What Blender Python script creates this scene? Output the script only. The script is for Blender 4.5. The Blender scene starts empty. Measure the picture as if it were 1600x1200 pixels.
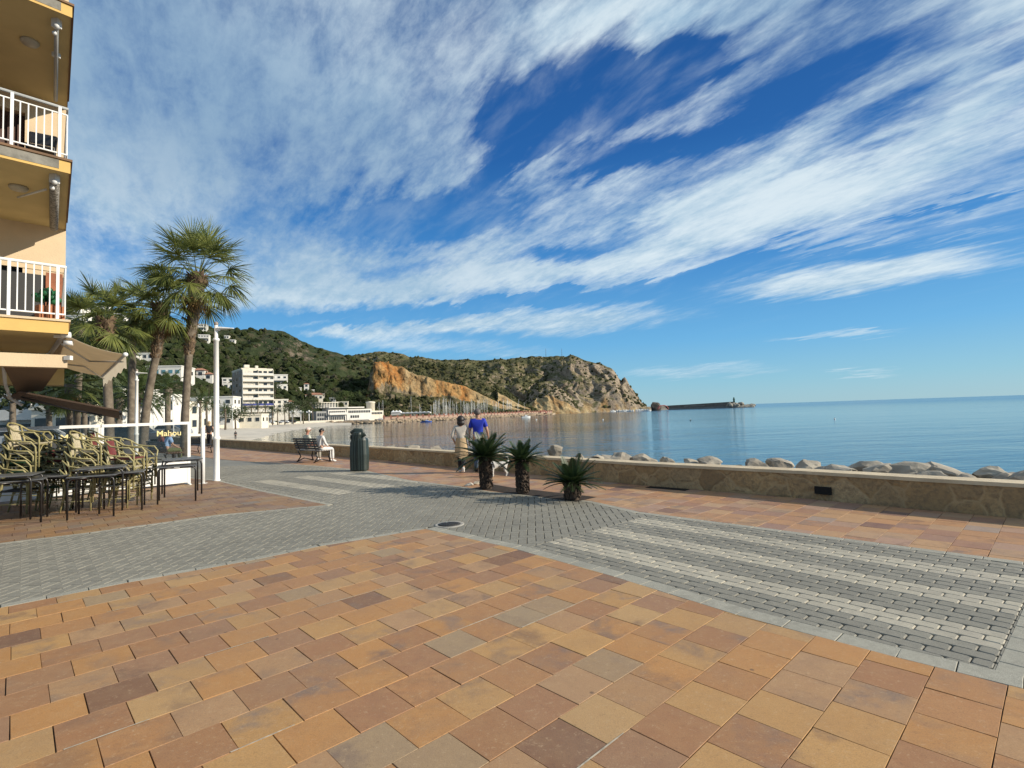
import bpy, bmesh, math, random
from mathutils import Vector, Matrix, noise
C=bpy.context; S=C.scene
col=S.collection
PI=math.pi
# ---------------------------------------------------------------- camera
F=820.0; PITCH=math.radians(3.04); ROLL=math.radians(1.9); H=1.62
cam=bpy.data.cameras.new('camera'); cam.sensor_width=36; cam.lens=36*F/1600; cam.clip_start=.05; cam.clip_end=60000
co=bpy.data.objects.new('camera',cam); col.objects.link(co); S.camera=co
_cp,_sp,_cr,_sr=math.cos(PITCH),math.sin(PITCH),math.cos(ROLL),math.sin(ROLL)
_f=Vector((0,_cp,_sp)); _r0=Vector((1,0,0)); _u0=Vector((0,-_sp,_cp))
_R=_r0*_cr-_u0*_sr; _U=_r0*_sr+_u0*_cr
co.matrix_world=Matrix(((_R.x,_U.x,-_f.x,0),(_R.y,_U.y,-_f.y,0),(_R.z,_U.z,-_f.z,H),(0,0,0,1)))
def ray(px,py):
    a=(px-800)/F; b=(600-py)/F
    return _f+_R*a+_U*b
def at(px,py,Y):
    d=ray(px,py); return Vector((0,0,H))+d*(Y/d.y)
def gr(px,py,z=0.0):
    d=ray(px,py); return Vector((0,0,H))+d*((z-H)/d.z)
# ---------------------------------------------------------------- light
SUN_EL=math.radians(25); SUN_AZ=math.radians(-10)      # azimuth measured from +X
sd=Vector((math.cos(SUN_EL)*math.cos(SUN_AZ),math.cos(SUN_EL)*math.sin(SUN_AZ),math.sin(SUN_EL)))
sl=bpy.data.lights.new('sun','SUN'); sl.energy=3.9; sl.angle=math.radians(.6); sl.color=(1,.90,.74)
so=bpy.data.objects.new('sun',sl); col.objects.link(so); so.rotation_euler=sd.to_track_quat('Z','Y').to_euler()
S.view_settings.view_transform='Standard'; S.view_settings.look='None'; S.view_settings.exposure=0.67; S.view_settings.gamma=1
S.render.resolution_x=1024; S.render.resolution_y=768
# ---------------------------------------------------------------- node helpers
class NT:
    def __init__(s,tree): s.t=tree; s.n=tree.nodes; s.l=tree.links
    def new(s,typ,**kw):
        n=s.n.new(typ)
        for k,v in kw.items(): setattr(n,k,v)
        return n
    def put(s,sock,v):
        if isinstance(v,bpy.types.NodeSocket): s.l.new(v,sock)
        elif v is not None:
            if hasattr(sock.default_value,'__len__') and not hasattr(v,'__len__'): v=(v,)*len(sock.default_value)
            if hasattr(v,'__len__') and len(v)==3 and len(sock.default_value)==4: v=(*v,1)
            sock.default_value=v
    def M(s,op,a,b=None,c=None,clamp=False):
        n=s.new('ShaderNodeMath',operation=op); n.use_clamp=clamp
        s.put(n.inputs[0],a); s.put(n.inputs[1],b); s.put(n.inputs[2],c); return n.outputs[0]
    def V(s,op,a,b=None):
        n=s.new('ShaderNodeVectorMath',operation=op); s.put(n.inputs[0],a)
        if op=='SCALE': s.put(n.inputs[3],b)
        elif b is not None: s.put(n.inputs[1],b)
        return n.outputs['Value'] if op in('DOT_PRODUCT','LENGTH') else n.outputs[0]
    def mix(s,f,a,b,blend='MIX'):
        n=s.new('ShaderNodeMix',data_type='RGBA',blend_type=blend); s.put(n.inputs[0],f); s.put(n.inputs[6],a); s.put(n.inputs[7],b); return n.outputs[2]
    def ss(s,v,a,b,lo=0.,hi=1.,kind='SMOOTHSTEP'):
        n=s.new('ShaderNodeMapRange',interpolation_type=kind); s.put(n.inputs[0],v); s.put(n.inputs[1],a); s.put(n.inputs[2],b); s.put(n.inputs[3],lo); s.put(n.inputs[4],hi); return n.outputs[0]
    def noise(s,vec,scale,detail=4,rough=.55,dist=0.,out=0):
        n=s.new('ShaderNodeTexNoise'); s.put(n.inputs['Vector'],vec); s.put(n.inputs['Scale'],scale); s.put(n.inputs['Detail'],detail); s.put(n.inputs['Roughness'],rough); s.put(n.inputs['Distortion'],dist); return n.outputs[out]
    def comb(s,x,y,z=0.):
        n=s.new('ShaderNodeCombineXYZ'); s.put(n.inputs[0],x); s.put(n.inputs[1],y); s.put(n.inputs[2],z); return n.outputs[0]
    def sep(s,v):
        n=s.new('ShaderNodeSeparateXYZ'); s.put(n.inputs[0],v); return n.outputs
    def ramp(s,f,stops,interp='LINEAR'):
        n=s.new('ShaderNodeValToRGB'); s.put(n.inputs[0],f); e=n.color_ramp; e.interpolation=interp
        while len(e.elements)<len(stops): e.elements.new(.5)
        for i,(p,c) in enumerate(stops): e.elements[i].position=p; e.elements[i].color=(*c,1)
        return n.outputs[0]
    def attr(s,name):
        n=s.new('ShaderNodeAttribute'); n.attribute_name=name; return n
# ---------------------------------------------------------------- sky
W=bpy.data.worlds.new('World'); S.world=W; W.use_nodes=True
w=NT(W.node_tree); w.n.clear()
sky=w.new('ShaderNodeTexSky',sky_type='NISHITA'); sky.sun_disc=False; sky.sun_elevation=SUN_EL
sky.sun_rotation=math.atan2(sd.x,sd.y); sky.altitude=0; sky.air_density=1.0; sky.dust_density=.5; sky.ozone_density=2.5
tc=w.new('ShaderNodeTexCoord').outputs['Generated']
d=w.V('NORMALIZE',tc); dx,dy,dz=w.sep(d)
AZ=w.M('ARCTAN2',dx,dy); EL=w.M('ARCSINE',dz)
zc=w.M('ADD',w.M('MAXIMUM',dz,0.0),.10)
cx=w.M('DIVIDE',dx,zc); cy=w.M('DIVIDE',dy,zc)
sa=(-.55,.835)                                            # wind direction of the cirrus
cs=w.M('ADD',w.M('MULTIPLY',cx,sa[0]),w.M('MULTIPLY',cy,sa[1]))
ct=w.M('ADD',w.M('MULTIPLY',cx,sa[1]),w.M('MULTIPLY',cy,-sa[0]))
def ae(px,py):
    q=ray(px,py).normalized(); return (math.atan2(q.x,q.y),math.asin(q.z))
warp=w.noise(w.comb(w.M('MULTIPLY',cs,.35),w.M('MULTIPLY',ct,1.1)),2.2,4,.6,0,1)
wx,wy,wz=w.sep(warp)
warp2=w.noise(w.comb(w.M('MULTIPLY',cs,.5),w.M('MULTIPLY',ct,1.6),5.),5.5,5,.62,0,1); w2x,w2y,_q=w.sep(warp2)
WF=w.ss(EL,.06,.5,.22,1.)
AZw=w.M('ADD',AZ,w.M('MULTIPLY',WF,w.M('ADD',w.M('MULTIPLY',w.M('SUBTRACT',wx,.5),.26),w.M('MULTIPLY',w.M('SUBTRACT',w2x,.5),.24)))); ELw=w.M('ADD',EL,w.M('MULTIPLY',WF,w.M('ADD',w.M('MULTIPLY',w.M('SUBTRACT',wy,.5),.15),w.M('MULTIPLY',w.M('SUBTRACT',w2y,.5),.11))))
def blob(px,py,rx,ry,tilt,lo=.25,hi=1.15,raw=False):
    t=math.radians(tilt); c=ae(px,py)
    a=ae(px+rx*math.cos(t),py+rx*math.sin(t)); b=ae(px-ry*math.sin(t),py+ry*math.cos(t))
    a=(a[0]-c[0],a[1]-c[1]); b=(b[0]-c[0],b[1]-c[1]); D=a[0]*b[1]-a[1]*b[0]
    U,Vv=(AZ,EL) if raw else (AZw,ELw)
    u=w.M('SUBTRACT',U,c[0]); v=w.M('SUBTRACT',Vv,c[1])
    p=w.M('ADD',w.M('MULTIPLY',u,b[1]/D),w.M('MULTIPLY',v,-b[0]/D))
    q=w.M('ADD',w.M('MULTIPLY',u,-a[1]/D),w.M('MULTIPLY',v,a[0]/D))
    r=w.M('SQRT',w.M('ADD',w.M('MULTIPLY',p,p),w.M('MULTIPLY',q,q)))
    return w.ss(r,lo,hi,1.,0.)
# overall deck: thick above a line that runs from (380,500) up to (1600,345)
e0=ae(380,497); e1=ae(1600,345)
k=(e1[1]-e0[1])/(e1[0]-e0[0])
edge=w.M('SUBTRACT',ELw,w.M('ADD',e0[1],w.M('MULTIPLY',w.M('SUBTRACT',AZw,e0[0]),k)))
cov=w.M('MULTIPLY',w.ss(edge,-.015,.045),.66)
def addb(c,amt,*b,**kw): return w.M('ADD',c,w.M('MULTIPLY',blob(*b,**kw),amt))
for b in [(0.95,1330,435,400,30,-8),(.85,860,500,270,30,-3),(.65,590,512,200,18,-4),(.5,690,540,250,20,3),(.5,1290,526,160,7,-4),(.45,1090,580,180,13,-3),(.4,1345,581,75,5,-1),(.4,1480,375,180,14,-9),(.4,800,425,420,26,-8),(.4,480,465,240,26,-3),
          (.25,1250,300,420,90,-18),(.22,700,420,360,55,-8),(.16,300,330,230,130,0),(.16,420,120,330,120,25),(.3,1000,25,330,60,-10),(.3,1150,330,330,60,-12),(.2,1480,180,160,60,-25),(.15,120,200,120,200,0)]:
    cov=addb(cov,b[0],*b[1:])
for b in [(.9,830,466,230,11,-6),(.8,1060,440,150,12,-14),(.5,560,492,170,7,-4),(1.15,900,150,210,66,-24),(.4,1000,95,160,30,-25),(.35,760,150,60,50,-50),(.5,800,235,90,30,-30),(.55,1060,95,150,40,-25),(.95,680,330,190,48,-10),(.85,965,238,110,30,-10),(.45,1200,190,230,26,-22),(.4,1330,110,240,30,-20),(.55,790,262,60,26,-40),
          (.45,1360,205,160,30,-25),(.5,880,392,90,22,-6),(.45,640,420,110,24,-4),(.6,1130,425,200,13,-16),(.6,1400,385,260,10,-11),(.5,1500,330,160,8,-14),(.35,1560,80,120,30,-15),(.3,1000,360,140,16,-12),(.3,200,395,130,40,15),(.5,520,512,170,9,-8)]:
    cov=addb(cov,-b[0]*1.08,*b[1:],**(dict(lo=.0,hi=1.45) if b[4]>24 else {}))
sv=w.comb(w.M('MULTIPLY',cs,.42),w.M('MULTIPLY',ct,1.25),3.1)
n1=w.noise(sv,1.9,8,.56,.25)
sv2=w.comb(w.M('MULTIPLY',cs,.8),w.M('MULTIPLY',ct,2.2),7.7)
n2=w.noise(sv2,4.2,7,.6,.35)
n3=w.noise(w.comb(w.M('MULTIPLY',cs,.30),w.M('MULTIPLY',ct,.45),1.3),1.6,5,.55,.3)
nn=w.M('ADD',w.M('ADD',w.M('MULTIPLY',w.M('SUBTRACT',n1,.5),1.7),w.M('MULTIPLY',w.M('SUBTRACT',n2,.5),.9)),w.M('MULTIPLY',w.M('SUBTRACT',n3,.5),.55))
n4=w.noise(w.comb(w.M('MULTIPLY',cs,1.6),w.M('MULTIPLY',ct,3.4),2.2),9.,6,.68,.3)
n5=w.noise(w.comb(w.M('MULTIPLY',cs,1.0),w.M('MULTIPLY',ct,1.1),8.2),1.5,6,.6,.5)
nn=w.M('ADD',nn,w.M('ADD',w.M('MULTIPLY',w.M('SUBTRACT',n4,.5),.55),w.M('MULTIPLY',w.M('SUBTRACT',n5,.5),.55)))
nn=w.M('MULTIPLY',nn,w.ss(EL,.06,.5,.38,1.))
gate=w.ss(cov,.02,.3)
dens=w.M('ADD',cov,w.M('MULTIPLY',nn,w.M('ADD',.25,w.M('MULTIPLY',gate,.75))))
wisp=w.M('MULTIPLY',w.ss(w.M('ADD',w.M('MULTIPLY',n1,.6),w.M('MULTIPLY',n2,.4)),.47,.70),w.ss(EL,.10,.35,.0,.42))
mask=w.M('MAXIMUM',w.ss(dens,.06,1.08),wisp)
# thin high veil, blue kept through it
mask=w.M('MULTIPLY',mask,.93)
shade=w.M('ADD',w.M('MULTIPLY',n3,.5),w.M('MULTIPLY',n2,.5))
shade=w.M('ADD',w.M('MULTIPLY',shade,.55),w.M('ADD',w.M('MULTIPLY',n5,.3),w.M('MULTIPLY',n4,.15)))
ccol=w.mix(w.ss(shade,.38,.60),(2.7,4.0,5.1),(5.2,6.0,6.4))
dark=w.M('ADD',blob(330,150,520,260,20,lo=.1,hi=1.5),w.M('MULTIPLY',blob(1350,60,300,150,-15,lo=.1,hi=1.4),.5))
ccol=w.mix(w.M('MULTIPLY',dark,.95,clamp=True),ccol,(1.9,2.95,4.1))
hs=w.new('ShaderNodeHueSaturation'); w.put(hs.inputs['Color'],sky.outputs[0]); hs.inputs['Saturation'].default_value=1.22; hs.inputs['Value'].default_value=1.0
gradc=w.ramp(w.M('DIVIDE',EL,1.2,clamp=True),[(0,(.24,.40,.47)),(.035,(.18,.38,.50)),(.10,(.10,.31,.54)),(.22,(.040,.185,.44)),(.38,(.012,.085,.28)),(.6,(.007,.05,.19)),(1,(.006,.04,.15))])
gradc=w.V('SCALE',gradc,10.)
skyc=w.mix(.9,hs.outputs[0],gradc)
fin=w.mix(mask,skyc,ccol)
bg=w.new('ShaderNodeBackground'); w.put(bg.inputs[0],fin); bg.inputs[1].default_value=.09
ow=w.new('ShaderNodeOutputWorld'); w.l.new(bg.outputs[0],ow.inputs[0])
# ---------------------------------------------------------------- materials
def newmat(name):
    m=bpy.data.materials.new(name); m.use_nodes=True; t=NT(m.node_tree); b=t.n['Principled BSDF']; return m,t,b
MATS={}
def mat(name,c,rough=.6,var=.18,scale=6.,bump=0.,metal=0.,c2=None,bscale=None,spec=None,stain=None):
    if name in MATS: return MATS[name]
    m,t,b=newmat(name); P=t.new('ShaderNodeTexCoord').outputs['Object']
    n=t.noise(P,scale,6,.6); c2=c2 or tuple(x*(1-var*2) for x in c)
    cc=t.mix(t.ss(n,.3,.7),c2,c)
    if stain:
        n2=t.noise(P,scale*.23,5,.7,.4); cc=t.mix(t.ss(n2,.52,.72,0.,.7),cc,stain)
    t.put(b.inputs['Base Color'],cc); t.put(b.inputs['Roughness'],t.ss(n,.2,.8,max(0,rough-.08),min(1,rough+.08),'LINEAR'))
    b.inputs['Metallic'].default_value=metal
    if spec is not None: b.inputs['Specular IOR Level'].default_value=spec
    if bump:
        bn=t.new('ShaderNodeBump'); t.put(bn.inputs['Height'],t.noise(P,bscale or scale*4,6,.65)); bn.inputs['Strength'].default_value=bump; bn.inputs['Distance'].default_value=.02; t.l.new(bn.outputs[0],b.inputs['Normal'])
    MATS[name]=m; return m
def leafmat(name,c,c2,scale=3.,trans=.3,rough=.5):
    if name in MATS: return MATS[name]
    m,t,b=newmat(name); P=t.new('ShaderNodeTexCoord').outputs['Object']
    n=t.noise(P,scale,5,.7); cc=t.mix(t.ss(n,.33,.67),c2,c)
    t.put(b.inputs['Base Color'],cc); b.inputs['Roughness'].default_value=rough; b.inputs['Specular IOR Level'].default_value=.3
    tr=t.new('ShaderNodeBsdfTranslucent'); t.put(tr.inputs[0],t.mix(.5,cc,tuple(min(1,x*1.6) for x in c)))
    mx=t.new('ShaderNodeMixShader'); mx.inputs[0].default_value=trans; t.l.new(b.outputs[0],mx.inputs[1]); t.l.new(tr.outputs[0],mx.inputs[2])
    t.l.new(mx.outputs[0],t.n['Material Output'].inputs[0]); MATS[name]=m; return m
white=mat('white_paint',(.78,.78,.76),.4,.06,3,stain=(.6,.58,.52))
black_metal=mat('black_metal',(.018,.016,.016),.35,.2,8,.05)
# ---------------------------------------------------------------- mesh builder
class MB:
    def __init__(s): s.v=[]; s.f=[]; s.m=[]; s.c=[]; s.sm=[]; s.cur=(1,1,1,1)
    def add(s,vs,fs,mi=0,smooth=False):
        o=len(s.v); s.v.extend([tuple(v) for v in vs])
        for f in fs: s.f.append(tuple(o+i for i in f)); s.m.append(mi); s.c.append(s.cur); s.sm.append(smooth)
    def box(s,c,size,rz=0,mi=0,M=None):
        hx,hy,hz=size[0]/2,size[1]/2,size[2]/2; R=M or Matrix.Rotation(rz,3,'Z'); c=Vector(c)
        vs=[c+R@Vector((sx*hx,sy*hy,sz*hz)) for sz in(-1,1) for sy in(-1,1) for sx in(-1,1)]
        s.add(vs,[(0,2,3,1),(4,5,7,6),(0,1,5,4),(2,6,7,3),(0,4,6,2),(1,3,7,5)],mi)
    def bbox(s,c,size,bev,rz=0,mi=0):
        hx,hy,hz=[x/2 for x in size]; b=bev; R=Matrix.Rotation(rz,3,'Z'); c=Vector(c); vs=[]
        def ring(x,y,z,q): 
            return [c+R@Vector(p) for p in [(-x+q,-y,z),(x-q,-y,z),(x,-y+q,z),(x,y-q,z),(x-q,y,z),(-x+q,y,z),(-x,y-q,z),(-x,-y+q,z)]]
        rs=[ring(hx-b,hy-b,-hz,b*.6),ring(hx,hy,-hz+b,b),ring(hx,hy,hz-b,b),ring(hx-b,hy-b,hz,b*.6)]
        for r in rs: vs+=r
        fs=[tuple(range(7,-1,-1)),tuple(range(24,32))]
        for k in range(3):
            for i in range(8): fs.append((k*8+i,k*8+(i+1)%8,k*8+8+(i+1)%8,k*8+8+i))
        s.add(vs,fs,mi)
    def tube(s,pts,r,seg=8,mi=0,cap=True,smooth=True,flat=1.):
        pts=[Vector(p) for p in pts]; n=len(pts); vs=[]; up=None
        for i,p in enumerate(pts):
            t=(pts[min(i+1,n-1)]-pts[max(i-1,0)]).normalized()
            if up is None: up=Vector((0,0,1)) if abs(t.z)<.9 else Vector((1,0,0))
            a=t.cross(up)
            if a.length<1e-4: a=t.cross(Vector((0,1,0)))
            a.normalize(); b=a.cross(t).normalized(); up=b
            rr=r[i] if hasattr(r,'__len__') else r
            for j in range(seg):
                q=2*PI*j/seg; vs.append(p+a*math.cos(q)*rr+b*math.sin(q)*rr*flat)
        fs=[(i*seg+j,i*seg+(j+1)%seg,(i+1)*seg+(j+1)%seg,(i+1)*seg+j) for i in range(n-1) for j in range(seg)]
        s.add(vs,fs,mi,smooth)
        if cap:
            o=len(s.v)-len(vs)
            s.f+= [tuple(o+j for j in reversed(range(seg))),tuple(o+(n-1)*seg+j for j in range(seg))]; s.m+=[mi]*2; s.c+=[s.cur]*2; s.sm+=[False]*2
    def lathe(s,prof,c=(0,0,0),seg=20,mi=0,smooth=True,sx=1,sy=1):
        vs=[(c[0]+r*math.cos(2*PI*j/seg)*sx,c[1]+r*math.sin(2*PI*j/seg)*sy,c[2]+z) for r,z in prof for j in range(seg)]
        n=len(prof); fs=[(i*seg+j,i*seg+(j+1)%seg,(i+1)*seg+(j+1)%seg,(i+1)*seg+j) for i in range(n-1) for j in range(seg)]
        s.add(vs,fs,mi,smooth); o=len(s.v)-len(vs)
        s.f+= [tuple(o+j for j in reversed(range(seg))),tuple(o+(n-1)*seg+j for j in range(seg))]; s.m+=[mi]*2; s.c+=[s.cur]*2; s.sm+=[False]*2
    def prism(s,poly,z0,z1,mi=0):
        n=len(poly); a=sum(poly[i][0]*poly[(i+1)%n][1]-poly[(i+1)%n][0]*poly[i][1] for i in range(n))
        if a<0: poly=poly[::-1]
        vs=[(p[0],p[1],z0) for p in poly]+[(p[0],p[1],z1) for p in poly]
        s.add(vs,[tuple(reversed(range(n))),tuple(range(n,2*n))]+[(i,(i+1)%n,n+(i+1)%n,n+i) for i in range(n)],mi)
    def ell(s,c,r,seg=12,rings=8,mi=0,M=None):
        c=Vector(c); vs=[]; M=M or Matrix.Identity(3)
        for i in range(rings+1):
            a=PI*i/rings
            for j in range(seg):
                q=2*PI*j/seg; vs.append(c+M@Vector((r[0]*math.sin(a)*math.cos(q),r[1]*math.sin(a)*math.sin(q),-r[2]*math.cos(a))))
        s.add(vs,[(i*seg+j,i*seg+(j+1)%seg,(i+1)*seg+(j+1)%seg,(i+1)*seg+j) for i in range(rings) for j in range(seg)],mi,True)
    def quad(s,a,b,c,d,mi=0): s.add([a,b,c,d],[(0,1,2,3)],mi)
    def slab(s,a,b,c,d,th,mi=0):
        a,b,c,d=map(Vector,(a,b,c,d)); n=(b-a).cross(d-a).normalized()*th
        s.add([a,b,c,d,a+n,b+n,c+n,d+n],[(3,2,1,0),(4,5,6,7),(0,1,5,4),(1,2,6,5),(2,3,7,6),(3,0,4,7)],mi)
    def build(s,name,mats,parent=None,loc=None,rz=0,color=False):
        me=bpy.data.meshes.new(name); me.from_pydata(s.v,[],s.f)
        if not isinstance(mats,(list,tuple)): mats=[mats]
        for m in mats: me.materials.append(m)
        me.polygons.foreach_set('material_index',s.m); me.polygons.foreach_set('use_smooth',s.sm)
        if color:
            a=me.color_attributes.new('tone','FLOAT_COLOR','CORNER'); buf=[]
            for f,c in zip(s.f,s.c): buf.extend(c*len(f))
            a.data.foreach_set('color',buf)
        me.update(); return link(name,me,parent,loc,rz)
def link(name,me,parent=None,loc=None,rz=0):
    o=bpy.data.objects.new(name,me); col.objects.link(o)
    if loc is not None: o.location=loc
    if rz: o.rotation_euler.z=rz
    if parent: o.parent=parent
    return o
def tag(o,label=None,cat=None,group=None,kind=None):
    if label: o['label']=label
    if cat: o['category']=cat
    if group: o['group']=group
    if kind: o['kind']=kind
    return o
def thing(name,label,cat,loc=(0,0,0),rz=0,group=None):
    o=bpy.data.objects.new(name,None); col.objects.link(o); o.location=loc; o.rotation_euler.z=rz; o.empty_display_size=.2
    return tag(o,label,cat,group)
def kids(o): return [c for c in bpy.data.objects if c.parent==o]
def copy_tree(o,label=None,group=None,loc=None,rz=None,scale=None,parent=None,_k=None):
    if _k is None:
        _k={}
        for q in bpy.data.objects:
            if q.parent: _k.setdefault(q.parent.name,[]).append(q)
    c=o.copy(); col.objects.link(c); c.parent=parent
    if label: c['label']=label
    if group: c['group']=group
    if loc is not None: c.location=loc
    if rz is not None: c.rotation_euler.z=rz
    if scale is not None: c.scale=(scale,)*3 if not hasattr(scale,'__len__') else scale
    for ch in _k.get(o.name,[]): copy_tree(ch,parent=c,_k=_k)
    return c
def lerp(a,b,t): return a+(b-a)*t
def interp(pts,x):
    if x<=pts[0][0]: return pts[0][1]
    for (a,b),(c_,d_) in zip(pts,pts[1:]):
        if x<=c_: return b+(d_-b)*(x-a)/(c_-a)
    return pts[-1][1]
def clip_poly(subj,clip):
    out=subj
    n=len(clip)
    for i in range(n):
        a=clip[i]; b=clip[(i+1)%n]; inp=out; out=[]
        if not inp: return []
        f=lambda p:(b[0]-a[0])*(p[1]-a[1])-(b[1]-a[1])*(p[0]-a[0])
        for j in range(len(inp)):
            p=inp[j-1]; q=inp[j]; fp,fq=f(p),f(q)
            if fq>=0:
                if fp<0: t=fp/(fp-fq); out.append((p[0]+(q[0]-p[0])*t,p[1]+(q[1]-p[1])*t))
                out.append(q)
            elif fp>=0: t=fp/(fp-fq); out.append((p[0]+(q[0]-p[0])*t,p[1]+(q[1]-p[1])*t))
    return out
def inside(p,poly):
    r=False; n=len(poly); x,y=p
    for i in range(n):
        x1,y1=poly[i]; x2,y2=poly[(i+1)%n]
        if (y1>y)!=(y2>y) and x<(x2-x1)*(y-y1)/(y2-y1)+x1: r=not r
    return r
def area(p): return sum(p[i][0]*p[(i+1)%len(p)][1]-p[(i+1)%len(p)][0]*p[i][1] for i in range(len(p)))/2
# ================================================================ GROUND
rng=random.Random(7)
def G(px,py): v=gr(px,py); return (v.x,v.y)
# coast line on the land side (top of the low sea wall), near -> far
WALL=[(11.5,1.6),(6.6,6.92),(4.79,8.95),(2.59,11.05),(-2.11,16.4),(-4.7,19.3),(-18.96,34.0),(-34,50)]
COAST=WALL+[(-62,86),(-84,130),(-100,180),(-112,225),(-108,262),(-92,285)]
land=[(60,-40)]+COAST+[(-60,300),(10,330),(60,420),(60,520),(-100,900),(-2500,1500),(-2500,-800),(60,-800)]
land=[(11.5,-40)]+COAST+[(-85,330),(-300,420),(-1500,900),(-1500,-300),(11.5,-300)]
asph=mat('asphalt',(.105,.11,.115),.85,.15,1.2,.15,c2=(.075,.08,.085),bscale=60)
g=MB(); g.prism(land,-1.2,-.012); tag(g.build('ground',asph),kind='structure')
AX=math.radians(43.5)
ca,sa_=math.cos(AX),math.sin(AX)
def uv2w(u,v): return (u*ca-v*sa_,u*sa_+v*ca)       # u along courses, v across
def w2uv(x,y): return (x*ca+y*sa_,-x*sa_+y*ca)
front=[G(665,828),G(500,855),G(400,876),G(200,912),G(0,952),(-8.2,1.0),(-8,-3),(6.5,-3),(6.0,-.8),(3.9,1.75),G(1600,1080),G(1400,1030),G(1150,963),G(960,903),G(800,858)]
strip_lo=[(-33,46.6),(-19.6,30.2),(-13,22.9),G(400,722),G(491,728),G(573,736),G(639,751),G(722,761),G(767,769),G(925,784),G(1000,801),G(1375,850),G(1600,880),(10.2,.9)]
strip=strip_lo+[(p[0]-.02,p[1]-.02) for p in WALL]
terr=[(-16,-.5),(-8.6,6.6),G(0,850),G(140,833),G(345,805),G(512,790),G(400,767),G(338,752),(-13.5,18.2),(-22,26.5),(-40,10)]
TILE=.322
def tile_region(name,poly,tones,size=TILE,length=None,z=.0,gap=.0042,bounds=None,h=.012,seed=1,mtl=None):
    length=length or size; r=random.Random(seed); m=MB()
    if area(poly)<0: poly=poly[::-1]
    us=[w2uv(*p) for p in poly]; u0,u1=min(p[0] for p in us),max(p[0] for p in us); v0,v1=min(p[1] for p in us),max(p[1] for p in us)
    for j in range(math.floor(v0/size),math.ceil(v1/size)):
        off=(j%2)*length*.5+r.uniform(-.02,.02)
        for i in range(math.floor(u0/length)-1,math.ceil(u1/length)+1):
            a=i*length+off; b=j*size; cxy=uv2w(a+length/2,b+size/2)
            if bounds and not bounds(cxy): continue
            q=[uv2w(a+gap/2,b+gap/2),uv2w(a+length-gap/2,b+gap/2),uv2w(a+length-gap/2,b+size-gap/2),uv2w(a+gap/2,b+size-gap/2)]
            q=[(p[0]+r.uniform(-.002,.002),p[1]+r.uniform(-.002,.002)) for p in q]
            ins=[inside(p,poly) for p in q]
            if not any(ins) and not inside(cxy,poly):
                continue
            if not all(ins):
                q=clip_poly(poly,q)
                if len(q)<3 or abs(area(q))<.0006: continue
            if area(q)<0: q=q[::-1]
            dz=r.uniform(-.0012,.0012); tx,ty=r.uniform(-.003,.003),r.uniform(-.003,.003)
            t=r.random(); m.cur=(t,r.random(),r.random(),1)
            n=len(q); zz=[z+h+dz+tx*(p[0]-cxy[0])+ty*(p[1]-cxy[1]) for p in q]
            k=.993
            vs=[(p[0],p[1],z) for p in q]+[(p[0],p[1],zv-.002) for p,zv in zip(q,zz)]+[(cxy[0]+(p[0]-cxy[0])*k,cxy[1]+(p[1]-cxy[1])*k,zv) for p,zv in zip(q,zz)]
            m.add(vs,[tuple(range(2*n,3*n))]+[(l*n+i2,l*n+(i2+1)%n,(l+1)*n+(i2+1)%n,(l+1)*n+i2) for l in(0,1) for i2 in range(n)])
    return m.build(name,mtl,color=True)
def tile_mat(name,stops,dirt=(.10,.065,.045),sat=1.):
    m,t,b=newmat(name); P=t.new('ShaderNodeTexCoord').outputs['Object']; a=t.attr('tone'); r_,g_,b_=t.sep(a.outputs['Color'])
    base=t.ramp(r_,stops,'CONSTANT')
    base=t.mix(t.M('MULTIPLY',t.M('SUBTRACT',g_,.0),.35),base,tuple(x*.72 for x in stops[0][1]))
    off=t.V('ADD',P,t.comb(t.M('MULTIPLY',g_,91.),t.M('MULTIPLY',b_,57.),0.))
    n=t.noise(off,3.2,6,.62,.35); n2=t.noise(off,9.,5,.6); grain=t.noise(P,160.,3,.7); big=t.noise(P,.55,4,.6)
    st=t.M('MULTIPLY',t.ss(n,.44,.70),t.ss(b_,.25,1.,.12,.85))
    cc=t.mix(st,base,t.mix(g_,(.16,.085,.05),(.19,.15,.13)))
    cc=t.mix(t.ss(n2,.3,.8,0.,.30),cc,t.mix(.5,cc,(.5,.36,.2)))
    cc=t.mix(t.ss(grain,.38,.70,0.,.45),cc,t.mix(.7,cc,dirt)); fl=t.noise(P,38.,4,.75); cc=t.mix(t.ss(fl,.56,.72,0.,.5),cc,t.mix(.55,cc,(.09,.05,.03))); cc=t.mix(t.ss(fl,.44,.30,0.,.35),cc,(.55,.40,.24))
    cc=t.mix(t.ss(big,.35,.7,0.,.38),cc,t.mix(.55,cc,(.22,.16,.12)))
    spots=t.new('ShaderNodeTexVoronoi'); t.put(spots.inputs['Vector'],P); spots.inputs['Scale'].default_value=1.9
    cc=t.mix(t.ss(spots.outputs['Distance'],.014,.034,.7,0.),cc,dirt)
    t.put(b.inputs['Base Color'],cc); t.put(b.inputs['Roughness'],t.ss(n2,.2,.8,.5,.72,'LINEAR')); b.inputs['Specular IOR Level'].default_value=.35
    bn=t.new('ShaderNodeBump'); t.put(bn.inputs['Height'],t.M('ADD',t.M('MULTIPLY',grain,.5),n2)); bn.inputs['Strength'].default_value=.35; bn.inputs['Distance'].default_value=.004; t.l.new(bn.outputs[0],b.inputs['Normal'])
    return m
ST=[(0,(.47,.23,.075)),(.20,(.49,.275,.098)),(.36,(.41,.20,.078)),(.50,(.47,.285,.12)),(.62,(.34,.165,.075)),(.73,(.41,.24,.12)),(.84,(.32,.17,.09)),(.92,(.34,.25,.15)),(.965,(.19,.095,.055))]
tm_front=tile_mat('terracotta_tiles',ST)
tm_strip=tile_mat('pale_rose_tiles',[(p,(c[0]*.95,c[1]*1.0,c[2]*1.4)) for p,c in ST])
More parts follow.
